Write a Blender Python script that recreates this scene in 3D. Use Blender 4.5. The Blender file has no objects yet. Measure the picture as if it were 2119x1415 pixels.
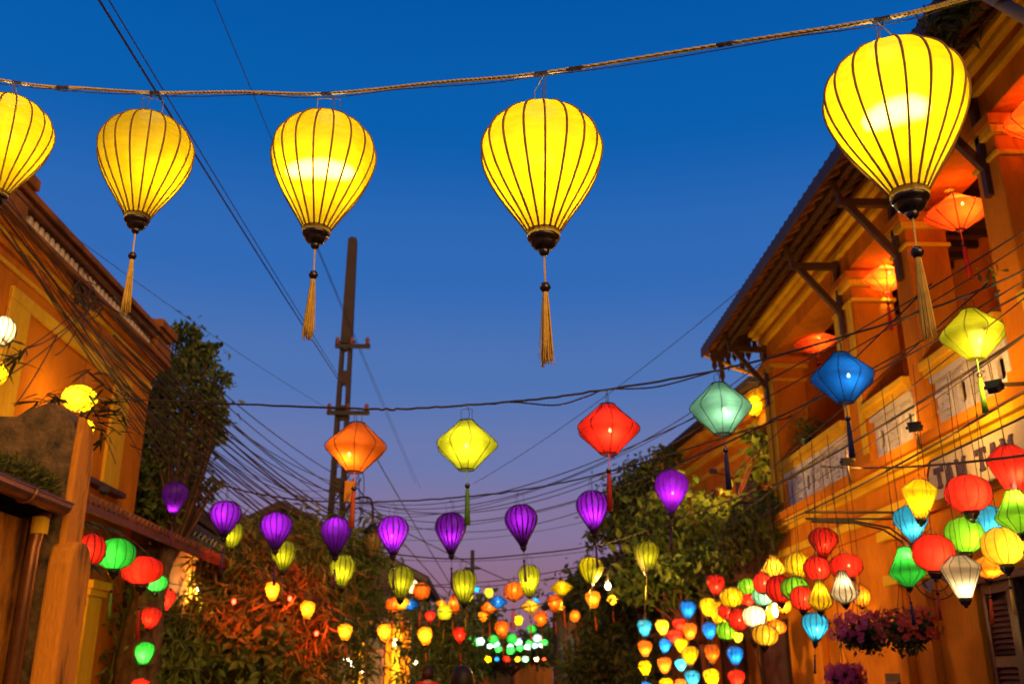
import bpy, bmesh, math, random
import numpy as np
from mathutils import Vector, Matrix

random.seed(7)
rng = np.random.default_rng(7)
scn = bpy.context.scene
COL = scn.collection
R = math.radians

# ------------------------------------------------------------------ camera
F, PITCH, YAW = 1980.0, R(19.2), R(-1.65)      # focal length in photo pixels, upward pitch, yaw off the street axis
EYE = Vector((0, 0, 1.6))
cam = bpy.data.cameras.new('camera'); camo = bpy.data.objects.new('camera', cam); COL.objects.link(camo)
camo.location = EYE; camo.rotation_euler = (R(90) + PITCH, 0, YAW)
cam.lens = F / 2119 * 36; cam.sensor_width = 36; cam.clip_start = .05; cam.clip_end = 600
cam.dof.use_dof = True; cam.dof.focus_distance = 3.5; cam.dof.aperture_fstop = 3.8
scn.camera = camo

# ------------------------------------------------------------------ world: dusk sky
w = bpy.data.worlds.new('World'); scn.world = w; w.use_nodes = True
nt = w.node_tree; nt.nodes.clear()
N = nt.nodes.new; L = nt.links.new
out = N('ShaderNodeOutputWorld'); bg = N('ShaderNodeBackground'); L(bg.outputs[0], out.inputs[0])
tc = N('ShaderNodeTexCoord'); sep = N('ShaderNodeSeparateXYZ'); L(tc.outputs['Generated'], sep.inputs[0])
ramp = N('ShaderNodeValToRGB'); L(sep.outputs['Z'], ramp.inputs[0])
cr = ramp.color_ramp; cr.interpolation = 'EASE'
stops = [(0.0, (.190, .098, .150)), (.075, (.275, .140, .215)), (.15, (.222, .172, .320)), (.215, (.138, .180, .400)),
         (.29, (.075, .165, .430)), (.40, (.028, .135, .445)), (.53, (.002, .105, .400)), (.66, (.000, .085, .360)), (1.0, (.000, .050, .240))]
cr.elements[0].position = 0; cr.elements[0].color = (*stops[0][1], 1)
cr.elements[1].position = 1; cr.elements[1].color = (*stops[-1][1], 1)
for p, c in stops[1:-1]:
    e = cr.elements.new(p); e.color = (*c, 1)
sky = N('ShaderNodeTexSky'); sky.sky_type = 'NISHITA'; sky.sun_disc = False
sky.sun_elevation = R(-4); sky.sun_rotation = R(200)
sk = N('ShaderNodeMix'); sk.data_type = 'RGBA'; sk.blend_type = 'ADD'; sk.inputs[0].default_value = .05
L(ramp.outputs[0], sk.inputs[6]); L(sky.outputs[0], sk.inputs[7]); L(sk.outputs[2], bg.inputs[0]); bg.inputs[1].default_value = 1.05
# added warm fill without a real source, wide and amber, low behind the viewer
warm_fill = bpy.data.lights.new('warm_fill', 'SUN'); warm_fill.energy = 3.5; warm_fill.angle = R(60); warm_fill.color = (1, .52, .105)
warm_fillo = bpy.data.objects.new('warm_fill', warm_fill); COL.objects.link(warm_fillo)
warm_fillo.rotation_euler = Vector((-.45, .78, -.36)).to_track_quat('-Z', 'Y').to_euler()

vs = scn.view_settings; vs.view_transform = 'Standard'; vs.look = 'None'; vs.gamma = 1; vs.exposure = 0; vs.use_curve_mapping = False
cy = scn.cycles
cy.max_bounces = 4; cy.diffuse_bounces = 3; cy.glossy_bounces = 2; cy.transmission_bounces = 3; cy.transparent_max_bounces = 10
cy.sample_clamp_indirect = 3; cy.sample_clamp_direct = 0; cy.caustics_reflective = False; cy.caustics_refractive = False
cy.use_denoising = True; cy.use_adaptive_sampling = True; cy.adaptive_threshold = .02

# ------------------------------------------------------------------ photo pixel -> place
_c, _s, _cp, _sp = math.cos(YAW), math.sin(YAW), math.cos(PITCH), math.sin(PITCH)
def ray(px, py):
    a = (px - 1059.5) / F; b = (707.5 - py) / F
    Y = _cp - b * _sp; Z = _sp + b * _cp
    return Vector((a * _c - Y * _s, a * _s + Y * _c, Z))
def atY(px, py, Y): r = ray(px, py); return EYE + r * (Y / r.y)
def atX(px, py, X): r = ray(px, py); return EYE + r * (X / r.x)
def depth(p):
    q = p - EYE; x = q.x * _c + q.y * _s; y = -q.x * _s + q.y * _c
    return y * _cp + q.z * _sp

def imgy(p):
    q = p - EYE; y = -q.x * _s + q.y * _c; d = y * _cp + q.z * _sp
    return 707.5 - F * (q.z * _cp - y * _sp) / d

# ------------------------------------------------------------------ materials
MATS = {}
def newmat(name):
    m = bpy.data.materials.new(name); m.use_nodes = True; m.node_tree.nodes.clear(); return m
def paint(name, col, col2=None, rough=.8, scale=1.2, stain=.5, bump=.15, bscale=40, metal=0, streak=False, spec=.3, lo=.42, hi=.68):
    if name in MATS: return MATS[name]
    m = newmat(name); t = m.node_tree; n = t.nodes.new; l = t.links.new
    o = n('ShaderNodeOutputMaterial'); b = n('ShaderNodeBsdfPrincipled'); l(b.outputs[0], o.inputs[0])
    g = n('ShaderNodeNewGeometry')
    mp = n('ShaderNodeMapping'); l(g.outputs['Position'], mp.inputs[0])
    mp.inputs['Scale'].default_value = (1, 1, .25) if streak else (1, 1, 1)
    a = n('ShaderNodeTexNoise'); a.inputs['Scale'].default_value = scale; a.inputs['Detail'].default_value = 8; a.inputs['Roughness'].default_value = .65
    l(mp.outputs[0], a.inputs[0])
    r = n('ShaderNodeValToRGB'); l(a.outputs[0], r.inputs[0]); r.color_ramp.elements[0].position = lo; r.color_ramp.elements[1].position = hi
    mx = n('ShaderNodeMix'); mx.data_type = 'RGBA'; mx.inputs[6].default_value = (*col, 1)
    c2 = col2 or tuple(c * .45 for c in col); mx.inputs[7].default_value = (*c2, 1)
    mm = n('ShaderNodeMath'); mm.operation = 'MULTIPLY'; mm.inputs[1].default_value = stain; l(r.outputs[0], mm.inputs[0]); l(mm.outputs[0], mx.inputs[0])
    f = n('ShaderNodeTexNoise'); f.inputs['Scale'].default_value = bscale; f.inputs['Detail'].default_value = 5; l(mp.outputs[0], f.inputs[0])
    fm = n('ShaderNodeMapRange'); l(f.outputs[0], fm.inputs[0]); fm.inputs[3].default_value = .8; fm.inputs[4].default_value = 1.2
    m2 = n('ShaderNodeMix'); m2.data_type = 'RGBA'; m2.blend_type = 'MULTIPLY'; m2.inputs[0].default_value = 1
    l(mx.outputs[2], m2.inputs[6]); l(fm.outputs[0], m2.inputs[7]); l(m2.outputs[2], b.inputs['Base Color'])
    b.inputs['Roughness'].default_value = rough; b.inputs['Metallic'].default_value = metal; b.inputs['Specular IOR Level'].default_value = spec
    bp = n('ShaderNodeBump'); bp.inputs['Strength'].default_value = bump; bp.inputs['Distance'].default_value = .02; l(f.outputs[0], bp.inputs['Height']); l(bp.outputs[0], b.inputs['Normal'])
    MATS[name] = m; return m
def fabric(key, col, tr=.26):
    k = 'silk_' + key; full = col; col = tuple(c * .60 for c in col)
    if k in MATS: return MATS[k]
    m = newmat(k); t = m.node_tree; n = t.nodes.new; l = t.links.new
    o = n('ShaderNodeOutputMaterial')
    tcn = n('ShaderNodeTexCoord'); mp = n('ShaderNodeMapping'); l(tcn.outputs['Object'], mp.inputs[0]); mp.inputs['Scale'].default_value = (9, 9, 40)
    a = n('ShaderNodeTexNoise'); a.inputs['Scale'].default_value = 1.4; a.inputs['Detail'].default_value = 4; l(mp.outputs[0], a.inputs[0])
    fm = n('ShaderNodeMapRange'); l(a.outputs[0], fm.inputs[0]); fm.inputs[1].default_value = .25; fm.inputs[2].default_value = .75; fm.inputs[3].default_value = .80; fm.inputs[4].default_value = 1.08
    mx = n('ShaderNodeMix'); mx.data_type = 'RGBA'; mx.blend_type = 'MULTIPLY'; mx.inputs[0].default_value = 1; mx.inputs[6].default_value = (*col, 1); l(fm.outputs[0], mx.inputs[7])
    oi = n('ShaderNodeObjectInfo'); om = n('ShaderNodeMapRange'); l(oi.outputs['Random'], om.inputs[0]); om.inputs[3].default_value = .80; om.inputs[4].default_value = 1.12
    st = n('ShaderNodeTexNoise'); st.inputs['Scale'].default_value = 7; st.inputs['Detail'].default_value = 6; l(tcn.outputs['Object'], st.inputs[0])
    sm_ = n('ShaderNodeMapRange'); l(st.outputs[0], sm_.inputs[0]); sm_.inputs[1].default_value = .35; sm_.inputs[2].default_value = .65; sm_.inputs[3].default_value = .84; sm_.inputs[4].default_value = 1.04
    pr = n('ShaderNodeMath'); pr.operation = 'MULTIPLY'; l(om.outputs[0], pr.inputs[0]); l(sm_.outputs[0], pr.inputs[1])
    mz = n('ShaderNodeMix'); mz.data_type = 'RGBA'; mz.blend_type = 'MULTIPLY'; mz.inputs[0].default_value = 1; l(mx.outputs[2], mz.inputs[6]); l(pr.outputs[0], mz.inputs[7]); mx = mz
    tl = n('ShaderNodeBsdfTranslucent'); df = n('ShaderNodeBsdfDiffuse'); l(mx.outputs[2], tl.inputs[0]); l(mx.outputs[2], df.inputs[0])
    m1 = n('ShaderNodeMixShader'); m1.inputs[0].default_value = .10; l(tl.outputs[0], m1.inputs[1]); l(df.outputs[0], m1.inputs[2])
    tp = n('ShaderNodeBsdfTransparent'); tp.inputs[0].default_value = (*[(c ** .8 + .30) / 1.30 for c in full], 1)
    m2 = n('ShaderNodeMixShader'); m2.inputs[0].default_value = tr; l(m1.outputs[0], m2.inputs[1]); l(tp.outputs[0], m2.inputs[2])
    gl = n('ShaderNodeBsdfGlossy'); gl.inputs['Roughness'].default_value = .35
    m3 = n('ShaderNodeMixShader'); m3.inputs[0].default_value = .015; l(m2.outputs[0], m3.inputs[1]); l(gl.outputs[0], m3.inputs[2])
    l(m3.outputs[0], o.inputs[0]); MATS[k] = m; return m
def glow(key, col, st, clear=True):
    k = 'lamp_' + key
    if k in MATS: return MATS[k]
    m = newmat(k); t = m.node_tree; n = t.nodes.new; l = t.links.new
    o = n('ShaderNodeOutputMaterial'); e = n('ShaderNodeEmission'); e.inputs[0].default_value = (*col, 1); e.inputs[1].default_value = st
    if clear:
        tp = n('ShaderNodeBsdfTransparent'); ad = n('ShaderNodeAddShader'); l(e.outputs[0], ad.inputs[0]); l(tp.outputs[0], ad.inputs[1]); l(ad.outputs[0], o.inputs[0])
        m.cycles.emission_sampling = 'NONE'
    else: l(e.outputs[0], o.inputs[0])
    MATS[k] = m; return m
def leafmat(key, a, b, tl=.35):
    k = 'leaf_' + key
    if k in MATS: return MATS[k]
    m = newmat(k); t = m.node_tree; n = t.nodes.new; l = t.links.new
    o = n('ShaderNodeOutputMaterial'); g = n('ShaderNodeNewGeometry')
    r = n('ShaderNodeValToRGB'); l(g.outputs['Random Per Island'], r.inputs[0]); r.color_ramp.elements[0].color = (*a, 1); r.color_ramp.elements[1].color = (*b, 1)
    d = n('ShaderNodeBsdfPrincipled'); l(r.outputs[0], d.inputs['Base Color']); d.inputs['Roughness'].default_value = .55; d.inputs['Specular IOR Level'].default_value = .3
    tr = n('ShaderNodeBsdfTranslucent'); l(r.outputs[0], tr.inputs[0])
    mx = n('ShaderNodeMixShader'); mx.inputs[0].default_value = tl; l(d.outputs[0], mx.inputs[1]); l(tr.outputs[0], mx.inputs[2]); l(mx.outputs[0], o.inputs[0])
    MATS[k] = m; return m

OCHRE = paint('ochre_plaster', (.60, .190, .008), (.20, .056, .006), scale=1.5, stain=.75, lo=.46, hi=.74, streak=True, spec=.06, rough=.9)
OCHRE2 = paint('ochre_plaster_weathered', (.62, .24, .025), (.06, .034, .016), scale=2.6, stain=.95, streak=True, bump=.5, spec=.1, lo=.47, hi=.60)
GOLD = paint('yellow_trim', (.74, .44, .022), (.45, .21, .012), scale=1.8, stain=.55, streak=True, spec=.06, rough=.9)
CREAM = paint('cream_render', (.62, .52, .36), (.30, .22, .14), scale=2.5, stain=.6)
WHITE = paint('white_cement', (.62, .58, .56), (.34, .30, .29), scale=4, stain=.6, bump=.2)
BROWNP = paint('brown_parapet', (.26, .095, .02), (.06, .03, .015), scale=1.6, stain=.85, streak=True, bump=.4, spec=.06)
WOOD = paint('dark_wood', (.075, .032, .014), (.03, .014, .008), rough=.55, scale=6, stain=.7)
REDWOOD = paint('red_brown_wood', (.17, .045, .018), (.06, .02, .01), rough=.6, scale=5, stain=.7)
TILE = paint('clay_tile', (.24, .075, .032), (.05, .035, .022), scale=5, stain=.8, bump=.5)
TILED = paint('old_dark_tile', (.055, .036, .035), (.02, .016, .016), scale=3, stain=.7, bump=.5)
MOSS = paint('mossy_black_wall', (.17, .105, .045), (.028, .026, .012), scale=5, stain=1.0, bump=1.0, bscale=22)
IRON = paint('black_iron', (.02, .016, .014), rough=.5, stain=.2)
CABLE = paint('black_cable', (.042, .028, .022), rough=.7, stain=.2)
COPPER = paint('copper_gutter', (.26, .11, .045), (.10, .05, .03), rough=.35, metal=.7, scale=4, stain=.6, bump=.05)
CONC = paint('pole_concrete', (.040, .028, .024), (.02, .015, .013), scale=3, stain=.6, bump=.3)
LACQ = paint('black_lacquer', (.018, .010, .006), rough=.16, stain=.3, bump=.02, spec=.7)
RIBM = paint('bamboo_rib', (.20, .10, .02), rough=.6, stain=.4, scale=9)
CUFF = paint('gold_cuff', (.45, .27, .035), (.25, .13, .02), rough=.5, scale=20, stain=.5)
WIRE = paint('grey_wire', (.20, .15, .09), rough=.4, metal=.5, stain=.3)
ROPEM = paint('tan_rope', (.75, .52, .12), (.45, .28, .06), scale=30, stain=.6, bump=.5, bscale=150)
ROAD = paint('asphalt', (.05, .048, .046), (.03, .03, .03), scale=4, stain=.6, bump=.5)
PAVE = paint('paving', (.22, .19, .16), (.12, .10, .09), scale=3, stain=.6)
GLASS = paint('dark_glass', (.02, .03, .03), rough=.08, stain=.1, bump=0, spec=.8)
SKIN = paint('skin', (.42, .24, .16), rough=.55, stain=.1)
HAIR = paint('dark_hair', (.02, .013, .010), rough=.5, stain=.3)
NAVY = paint('sign_ink', (.085, .05, .09), stain=.4, scale=12)
GREYP = paint('grey_pipe', (.20, .18, .17), (.10, .09, .08), scale=5)

# ------------------------------------------------------------------ mesh helpers
ORG = {}
def tag(o, label=None, cat=None, group=None, kind=None):
    if label: o['label'] = label
    if cat: o['category'] = cat
    if group: o['group'] = group
    if kind: o['kind'] = kind
    return o
def root(name, label, cat, loc, group=None):
    o = bpy.data.objects.new(name, None); COL.objects.link(o); o.location = loc; o.empty_display_size = .1
    ORG[o.name] = Vector(loc); return tag(o, label, cat, group)
class MB:
    def __init__(s): s.v = []; s.f = []
    def add(s, v, f):
        k = len(s.v); s.v += [tuple(p) for p in v]; s.f += [tuple(i + k for i in q) for q in f]; return s
    def ab(s, a, b):
        x0, x1 = sorted((a[0], b[0])); y0, y1 = sorted((a[1], b[1])); z0, z1 = sorted((a[2], b[2]))
        return s.add([(x0,y0,z0),(x1,y0,z0),(x1,y1,z0),(x0,y1,z0),(x0,y0,z1),(x1,y0,z1),(x1,y1,z1),(x0,y1,z1)],
                     [(0,3,2,1),(4,5,6,7),(0,1,5,4),(1,2,6,5),(2,3,7,6),(3,0,4,7)])
    def bar(s, p, q, wx, wz, up=(0,0,1)):
        p, q = Vector(p), Vector(q); d = (q - p).normalized(); u = Vector(up)
        if abs(d.dot(u)) > .97: u = Vector((1, 0, 0))
        x = d.cross(u).normalized() * wx / 2; z = x.normalized().cross(d) * wz / 2
        return s.add([p-x-z, p+x-z, p+x+z, p-x+z, q-x-z, q+x-z, q+x+z, q-x+z],
                     [(0,1,2,3),(7,6,5,4),(0,4,5,1),(1,5,6,2),(2,6,7,3),(3,7,4,0)])
    def tube(s, pts, r, seg=6, close=False):
        pts = [Vector(p) for p in pts]; n = len(pts); rr = r if isinstance(r, (list, tuple)) else [r] * n
        vs, fs = [], []; prev = None
        for i, p in enumerate(pts):
            if close: t = pts[(i + 1) % n] - pts[i - 1]
            else: t = pts[min(i + 1, n - 1)] - pts[max(i - 1, 0)]
            t = t.normalized() if t.length > 1e-9 else Vector((0, 0, 1))
            if prev is None:
                u = Vector((0, 0, 1)) if abs(t.z) < .9 else Vector((1, 0, 0)); u = (u - t * u.dot(t)).normalized()
            else:
                u = prev - t * prev.dot(t); u = u.normalized() if u.length > 1e-6 else t.orthogonal().normalized()
            prev = u; v = t.cross(u)
            for k in range(seg):
                a = 2 * math.pi * k / seg; vs.append(p + (u * math.cos(a) + v * math.sin(a)) * rr[i])
        m = n if close else n - 1
        for i in range(m):
            j = (i + 1) % n
            for k in range(seg):
                k2 = (k + 1) % seg; fs.append((i*seg+k, i*seg+k2, j*seg+k2, j*seg+k))
        if not close:
            fs.append(tuple(range(seg - 1, -1, -1))); fs.append(tuple((n-1)*seg + k for k in range(seg)))
        return s.add(vs, fs)
    def lathe(s, prof, c, seg=16, fr=None):
        vs, fs = [], []; c = Vector(c)
        for (r, z) in prof:
            for k in range(seg):
                a = 2 * math.pi * k / seg; q = r * (fr(a) if fr else 1); vs.append((c.x + q*math.cos(a), c.y + q*math.sin(a), c.z + z))
        for i in range(len(prof) - 1):
            for k in range(seg):
                k2 = (k + 1) % seg; fs.append((i*seg+k, (i+1)*seg+k, (i+1)*seg+k2, i*seg+k2))
        return s.add(vs, fs)
    def prism(s, poly, fn, d0, d1):
        n = len(poly); v = [fn(a, b, d0) for a, b in poly] + [fn(a, b, d1) for a, b in poly]
        f = [tuple(range(n)), tuple(range(2*n - 1, n - 1, -1))] + [(i, i + n, (i+1) % n + n, (i+1) % n) for i in range(n)]
        return s.add(v, f)
    def build(s, name, mat, parent=None, smooth=False, bevel=0, at=None, fix=False):
        if parent is not None: o0 = ORG[parent.name]
        elif at is not None: o0 = Vector(at)
        else:
            a = np.array(s.v); o0 = Vector(((a[:,0].min()+a[:,0].max())/2, (a[:,1].min()+a[:,1].max())/2, a[:,2].min()))
        me = bpy.data.meshes.new(name); me.from_pydata([(p[0]-o0.x, p[1]-o0.y, p[2]-o0.z) for p in s.v], [], s.f); me.materials.append(mat)
        if fix:
            bm = bmesh.new(); bm.from_mesh(me); bmesh.ops.recalc_face_normals(bm, faces=bm.faces); bm.to_mesh(me); bm.free()
        if smooth: me.polygons.foreach_set('use_smooth', [True] * len(me.polygons))
        o = bpy.data.objects.new(name, me); COL.objects.link(o)
        if parent is not None: o.parent = parent
        else: o.location = o0
        ORG[o.name] = o0
        if bevel:
            b = o.modifiers.new('edge', 'BEVEL'); b.width = bevel; b.segments = 2; b.limit_method = 'ANGLE'
        return o
def boxpart(name, mat, parent, a, b, bevel=0): return MB().ab(a, b).build(name, mat, parent, bevel=bevel)
def copies(o, locs, parent, rots=None):
    out = []
    for i, l in enumerate(locs):
        c = o.copy(); COL.objects.link(c); c.parent = parent; c.location = l
        if rots: c.rotation_euler = rots[i]
        ORG[c.name] = ORG[parent.name]; out.append(c)
    return out
def spline(pts, n=8):
    pts = [Vector(p) for p in pts]; o = []
    for i in range(len(pts) - 1):
        p0, p1, p2, p3 = pts[max(i-1, 0)], pts[i], pts[i+1], pts[min(i+2, len(pts)-1)]
        for k in range(n):
            t = k / n; o.append(.5 * ((2*p1) + (p2-p0)*t + (2*p0-5*p1+4*p2-p3)*t*t + (3*p1-p0-3*p2+p3)*t**3))
    return o + [pts[-1]]
def pointlight(parent, p, power, col, size=.03, spot=None, aim=None, blend=.6):
    l = bpy.data.lights.new('bulb_light', 'SPOT' if spot else 'POINT'); l.energy = power; l.color = col; l.shadow_soft_size = size
    o = bpy.data.objects.new('bulb_light', l); COL.objects.link(o); o.parent = parent; o.location = Vector(p) - ORG[parent.name]
    if spot:
        l.spot_size = R(spot); l.spot_blend = blend; o.rotation_euler = (Vector(aim) - Vector(p)).to_track_quat('-Z', 'Y').to_euler()
    return o

# ------------------------------------------------------------------ leaves
def leafcloud(mb, P, size, aspect=.5, droop=.3, jit=.4):
    """rhombic folded leaves at points P (n,3)"""
    P = np.asarray(P); n = len(P)
    d = rng.normal(size=(n, 3)); d[:, 2] -= droop * 2; d /= np.linalg.norm(d, axis=1)[:, None]
    u = np.cross(d, rng.normal(size=(n, 3))); u /= np.linalg.norm(u, axis=1)[:, None]
    nn = np.cross(d, u); s = size * (1 + jit * rng.uniform(-1, 1, n))[:, None]
    a = P; b = P + d*s*.45 + u*s*aspect*.5 + nn*s*.08; c = P + d*s - nn*s*.06; e = P + d*s*.45 - u*s*aspect*.5 + nn*s*.08
    V = np.stack([a, b, c, e], 1).reshape(-1, 3); k = len(mb.v)
    mb.v += [tuple(x) for x in V.tolist()]
    mb.f += [t for i in range(n) for t in ((k+4*i, k+4*i+1, k+4*i+2), (k+4*i, k+4*i+2, k+4*i+3))]
def blobpts(c, r, n, clumps, spread=.3, shell=.45):
    c = np.array(c); r = np.array(r); q = rng.normal(size=(clumps, 3)); q /= np.linalg.norm(q, axis=1)[:, None]
    q *= rng.uniform(shell, 1, clumps)[:, None]; cen = c + q * r
    sz = rng.uniform(.5, 1.4, clumps); idx = rng.choice(clumps, n, p=sz / sz.sum())
    return cen[idx] + rng.normal(size=(n, 3)) * r.min() * spread * sz[idx][:, None], cen
def tree(name, label, cat, base, blobs, leaf, lmat, group=None, trunk_r=.09, aspect=.5, droop=.3, bark=WOOD):
    t = root(name, label, cat, base, group); cm = MB(); tm = MB(); ends = []
    for (c, r, n, k) in blobs:
        P, cen = blobpts(c, r, n, k); leafcloud(cm, P, leaf, aspect, droop); ends += [Vector(x) for x in cen[:max(4, k // 5)]]
    b = Vector(base); mean = sum(ends, Vector()) / len(ends); fork = b.lerp(mean, .55) + Vector((0, 0, .1))
    tm.tube(spline([b, b.lerp(fork, .5) + Vector((.06, .04, 0)), fork], 5), [trunk_r * (1 - .05*i) for i in range(11)], 8)
    for e in ends:
        mid = fork.lerp(e, .5) + Vector((random.uniform(-.15, .15), random.uniform(-.15, .15), .1))
        tm.tube(spline([fork, mid, e], 4), [trunk_r*.45*(1 - .1*i) for i in range(9)], 5)
    tm.build('trunk', bark, t, smooth=True); o = cm.build('crown', lmat, t); o['kind'] = 'stuff'; return t

# ------------------------------------------------------------------ lanterns
PROF = {
 'balloon': [(0,.30),(.04,.47),(.10,.68),(.19,.885),(.28,.98),(.36,1),(.46,.96),(.58,.855),(.72,.68),(.86,.465),(.94,.345),(1,.26)],
 'tear':    [(0,.36),(.05,.60),(.13,.84),(.25,.98),(.34,1),(.46,.93),(.62,.70),(.80,.41),(.92,.23),(1,.14)],
 'plump':   [(0,.42),(.05,.66),(.15,.90),(.28,1),(.40,.99),(.58,.86),(.78,.62),(.92,.43),(1,.32)],
 'diamond': [(0,.24),(.14,.46),(.30,.75),(.40,.925),(.46,.99),(.50,1),(.55,.98),(.62,.88),(.76,.64),(.90,.41),(1,.26)],
 'oblong':  [(0,.34),(.07,.58),(.18,.82),(.34,.97),(.5,1),(.66,.97),(.82,.82),(.93,.58),(1,.34)],
 'globe':   [(0,.26),(.06,.52),(.16,.76),(.30,.93),(.5,1),(.68,.94),(.84,.75),(.94,.50),(1,.28)],
 'drop':    [(0,.28),(.16,.42),(.36,.64),(.55,.86),(.70,1),(.79,.97),(.88,.78),(.95,.52),(1,.32)],
 'kite':    [(0,.38),(.10,.64),(.22,.93),(.28,1),(.34,.98),(.55,.78),(.80,.52),(1,.32)],
 'gem':     [(0,.34),(.20,.50),(.42,.76),(.60,.98),(.66,1),(.72,.93),(.86,.56),(1,.22)],
 'lotus':   [(0,.12),(.18,.42),(.40,.82),(.52,1),(.60,.96),(.78,.60),(1,.16)],
}
HUE = {'yellow': (.96,.62,.003), 'amber': (.95,.27,.008), 'vermilion': (.90,.085,.008), 'orange': (.92,.165,.008), 'red': (.85,.022,.008), 'purple': (.29,.010,.56),
       'lime': (.66,.70,.015), 'green': (.035,.62,.05), 'grass': (.25,.72,.02), 'blue': (.008,.17,.82), 'sky': (.03,.40,.80), 'teal': (.22,.62,.44), 'white': (.95,.80,.50), 'ice': (.55,.85,.80), 'mango': (.96,.52,.02)}
RIBC = {'yellow': RIBM}
def ribmat(col):
    if col in RIBC: return RIBC[col]
    c = HUE[col]; RIBC[col] = paint('rib_' + col, tuple(x * .06 + .003 for x in c), rough=.6, stain=.3); return RIBC[col]
TASS = {'gold': (.70,.45,.07), 'orange': (.55,.09,.01), 'green': (.10,.26,.02), 'red': (.45,.015,.01), 'navy': (.012,.02,.10), 'purple': (.10,.012,.10), 'olive': (.26,.22,.02)}
def tassmat(k): return paint('tassel_' + k, TASS[k], rough=.6, stain=.5, scale=25)
USED = {}
def lantern(label, kind, col, cx, top, bot, w, Y, P, tas=None, n=14, hp=None, group=None, name='silk_lantern', cap=True, lit=(1,.80,.50), by=None, cord=None, bulb=True, bz=.52, tl=1.0, tube=None):
    py = (top + bot) / 2; c = atY(cx, py, Y); d = depth(c); Rr = w / 2 * d / F / math.sqrt(1 + ((cx - 1059.5) / F)**2)
    cosa = Vector((c.x, c.y, 0)).length / (c - EYE).length
    H = (bot - top) * d / F / cosa * .97; vh = Vector((c.x, c.y, 0)).normalized() * Rr
    for _ in range(5):
        ys = [imgy(Vector((c.x, c.y, c.z + H/2 - tt*H)) + vh*r*sg) for tt, r in PROF[kind] for sg in ((-1,) if tt > .6 and cap and kind != 'diamond' else (-1, 1))]
        H *= (bot - top) / (max(ys) - min(ys)); c.z += ((max(ys) + min(ys))/2 - py) * d / F / cosa
    zt = c.z + H / 2; zb = c.z - H / 2
    t = root(name, label, 'lantern', (c.x, c.y, zb), group); near = w > 150; ph = random.uniform(0, 6.28)
    prof = PROF[kind]; pts = spline([Vector((r, 0, -tt)) for tt, r in prof], 3 if w > 60 else 2)
    seg = n * (5 if near else 4 if w > 60 else 3)
    sag = .012 if kind != 'lotus' else -.06
    k0 = .75 * (1 - math.cos(math.pi / n)) + sag
    pk = [random.uniform(.55, 1.6) for _ in range(n + 1)]
    def fr(a):
        y_ = ((a - ph) * n / (2*math.pi)) % n; x = y_ % 1; return 1 - k0 * pk[int(y_)] * (1 - abs(2*x - 1)**2)
    P3 = [(p.x * Rr, zt + p.z * H) for p in pts]
    MB().lathe([(r, z) for r, z in P3], (c.x, c.y, 0), seg, fr).build('silk_cover', fabric(col, HUE[col]), t, smooth=True)
    # ribs
    if w >= 34:
        rr = (.0185 if near else .013 if kind == 'diamond' else .019 if w >= 70 else .045) * Rr
        path = [((p.x * 1.004) * Rr, 0, zt + p.z * H - zb) for p in pts]
        if w >= 70:
            rb = MB().tube([(c.x + x, c.y + y, zb + z) for x, y, z in path], [rr] * len(path), 6).build('rib', ribmat(col), t, smooth=True)
            rb.rotation_euler.z = ph
            for k in range(1, n):
                q = rb.copy(); COL.objects.link(q); q.parent = t; q.rotation_euler.z = ph + 2*math.pi*k/n + random.gauss(0, .006)
                if kind == 'diamond' and k % 3: q.scale = (1, 1, 1)
        else:
            m = MB()
            for k in range(n):
                a = ph + 2*math.pi*k/n; m.tube([(c.x + x*math.cos(a), c.y + x*math.sin(a), zb + z) for x, y, z in path[::2]], rr, 4)
            m.build('rib_cage', ribmat(col), t, smooth=True)['kind'] = 'stuff'
    # rims, cap
    r0, r1 = P3[0][0], P3[-1][0]
    ring = lambda r, z, q: MB().tube([(c.x + r*math.cos(a), c.y + r*math.sin(a), z) for a in np.linspace(0, 2*math.pi, 20, endpoint=False)], q, 5, close=True)
    if w > 45: ring(r0, zt, .012*Rr*2).build('top_ring', WIRE if near else ribmat(col), t, smooth=True)
    zz = zb
    if kind == 'diamond' or not cap:
        if w > 45: ring(r1, zb, .010*Rr*2).build('bottom_ring', ribmat(col), t, smooth=True)
    elif cap and w > 45:
        q = max(r1, .2*Rr)
        MB().lathe([(q*1.0, .05*q), (q*1.02, 0), (q*1.03, -.30*q), (q*1.0, -.34*q)], (c.x, c.y, zb), 24).build('cuff', fabric('cuff', (.60, .34, .03), .02) if near else ribmat(col), t, smooth=True)
        MB().lathe([(q*.2, -.25*q), (q*1.0, -.33*q), (q*1.02, -.46*q), (q*.92, -.62*q), (q*.80, -.66*q), (q*.80, -.84*q), (q*.66, -1.06*q), (q*.46, -1.18*q), (q*.32, -1.24*q),
                    (q*.34, -1.32*q), (q*.27, -1.52*q), (q*.17, -1.60*q), (.001, -1.60*q)], (c.x, c.y, zb), 24).build('turned_cap', LACQ, t, smooth=True)
        zz = zb - 1.6 * q
    elif cap and w > 15:
        q = max(r1, .16*Rr)
        MB().lathe([(q, .02*Rr), (q*1.05, -.05*Rr), (q*.55, -.14*Rr), (.001, -.22*Rr)], (c.x, c.y, zb), 10).build('turned_cap', LACQ, t, smooth=True); zz = zb - .2*Rr
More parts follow.
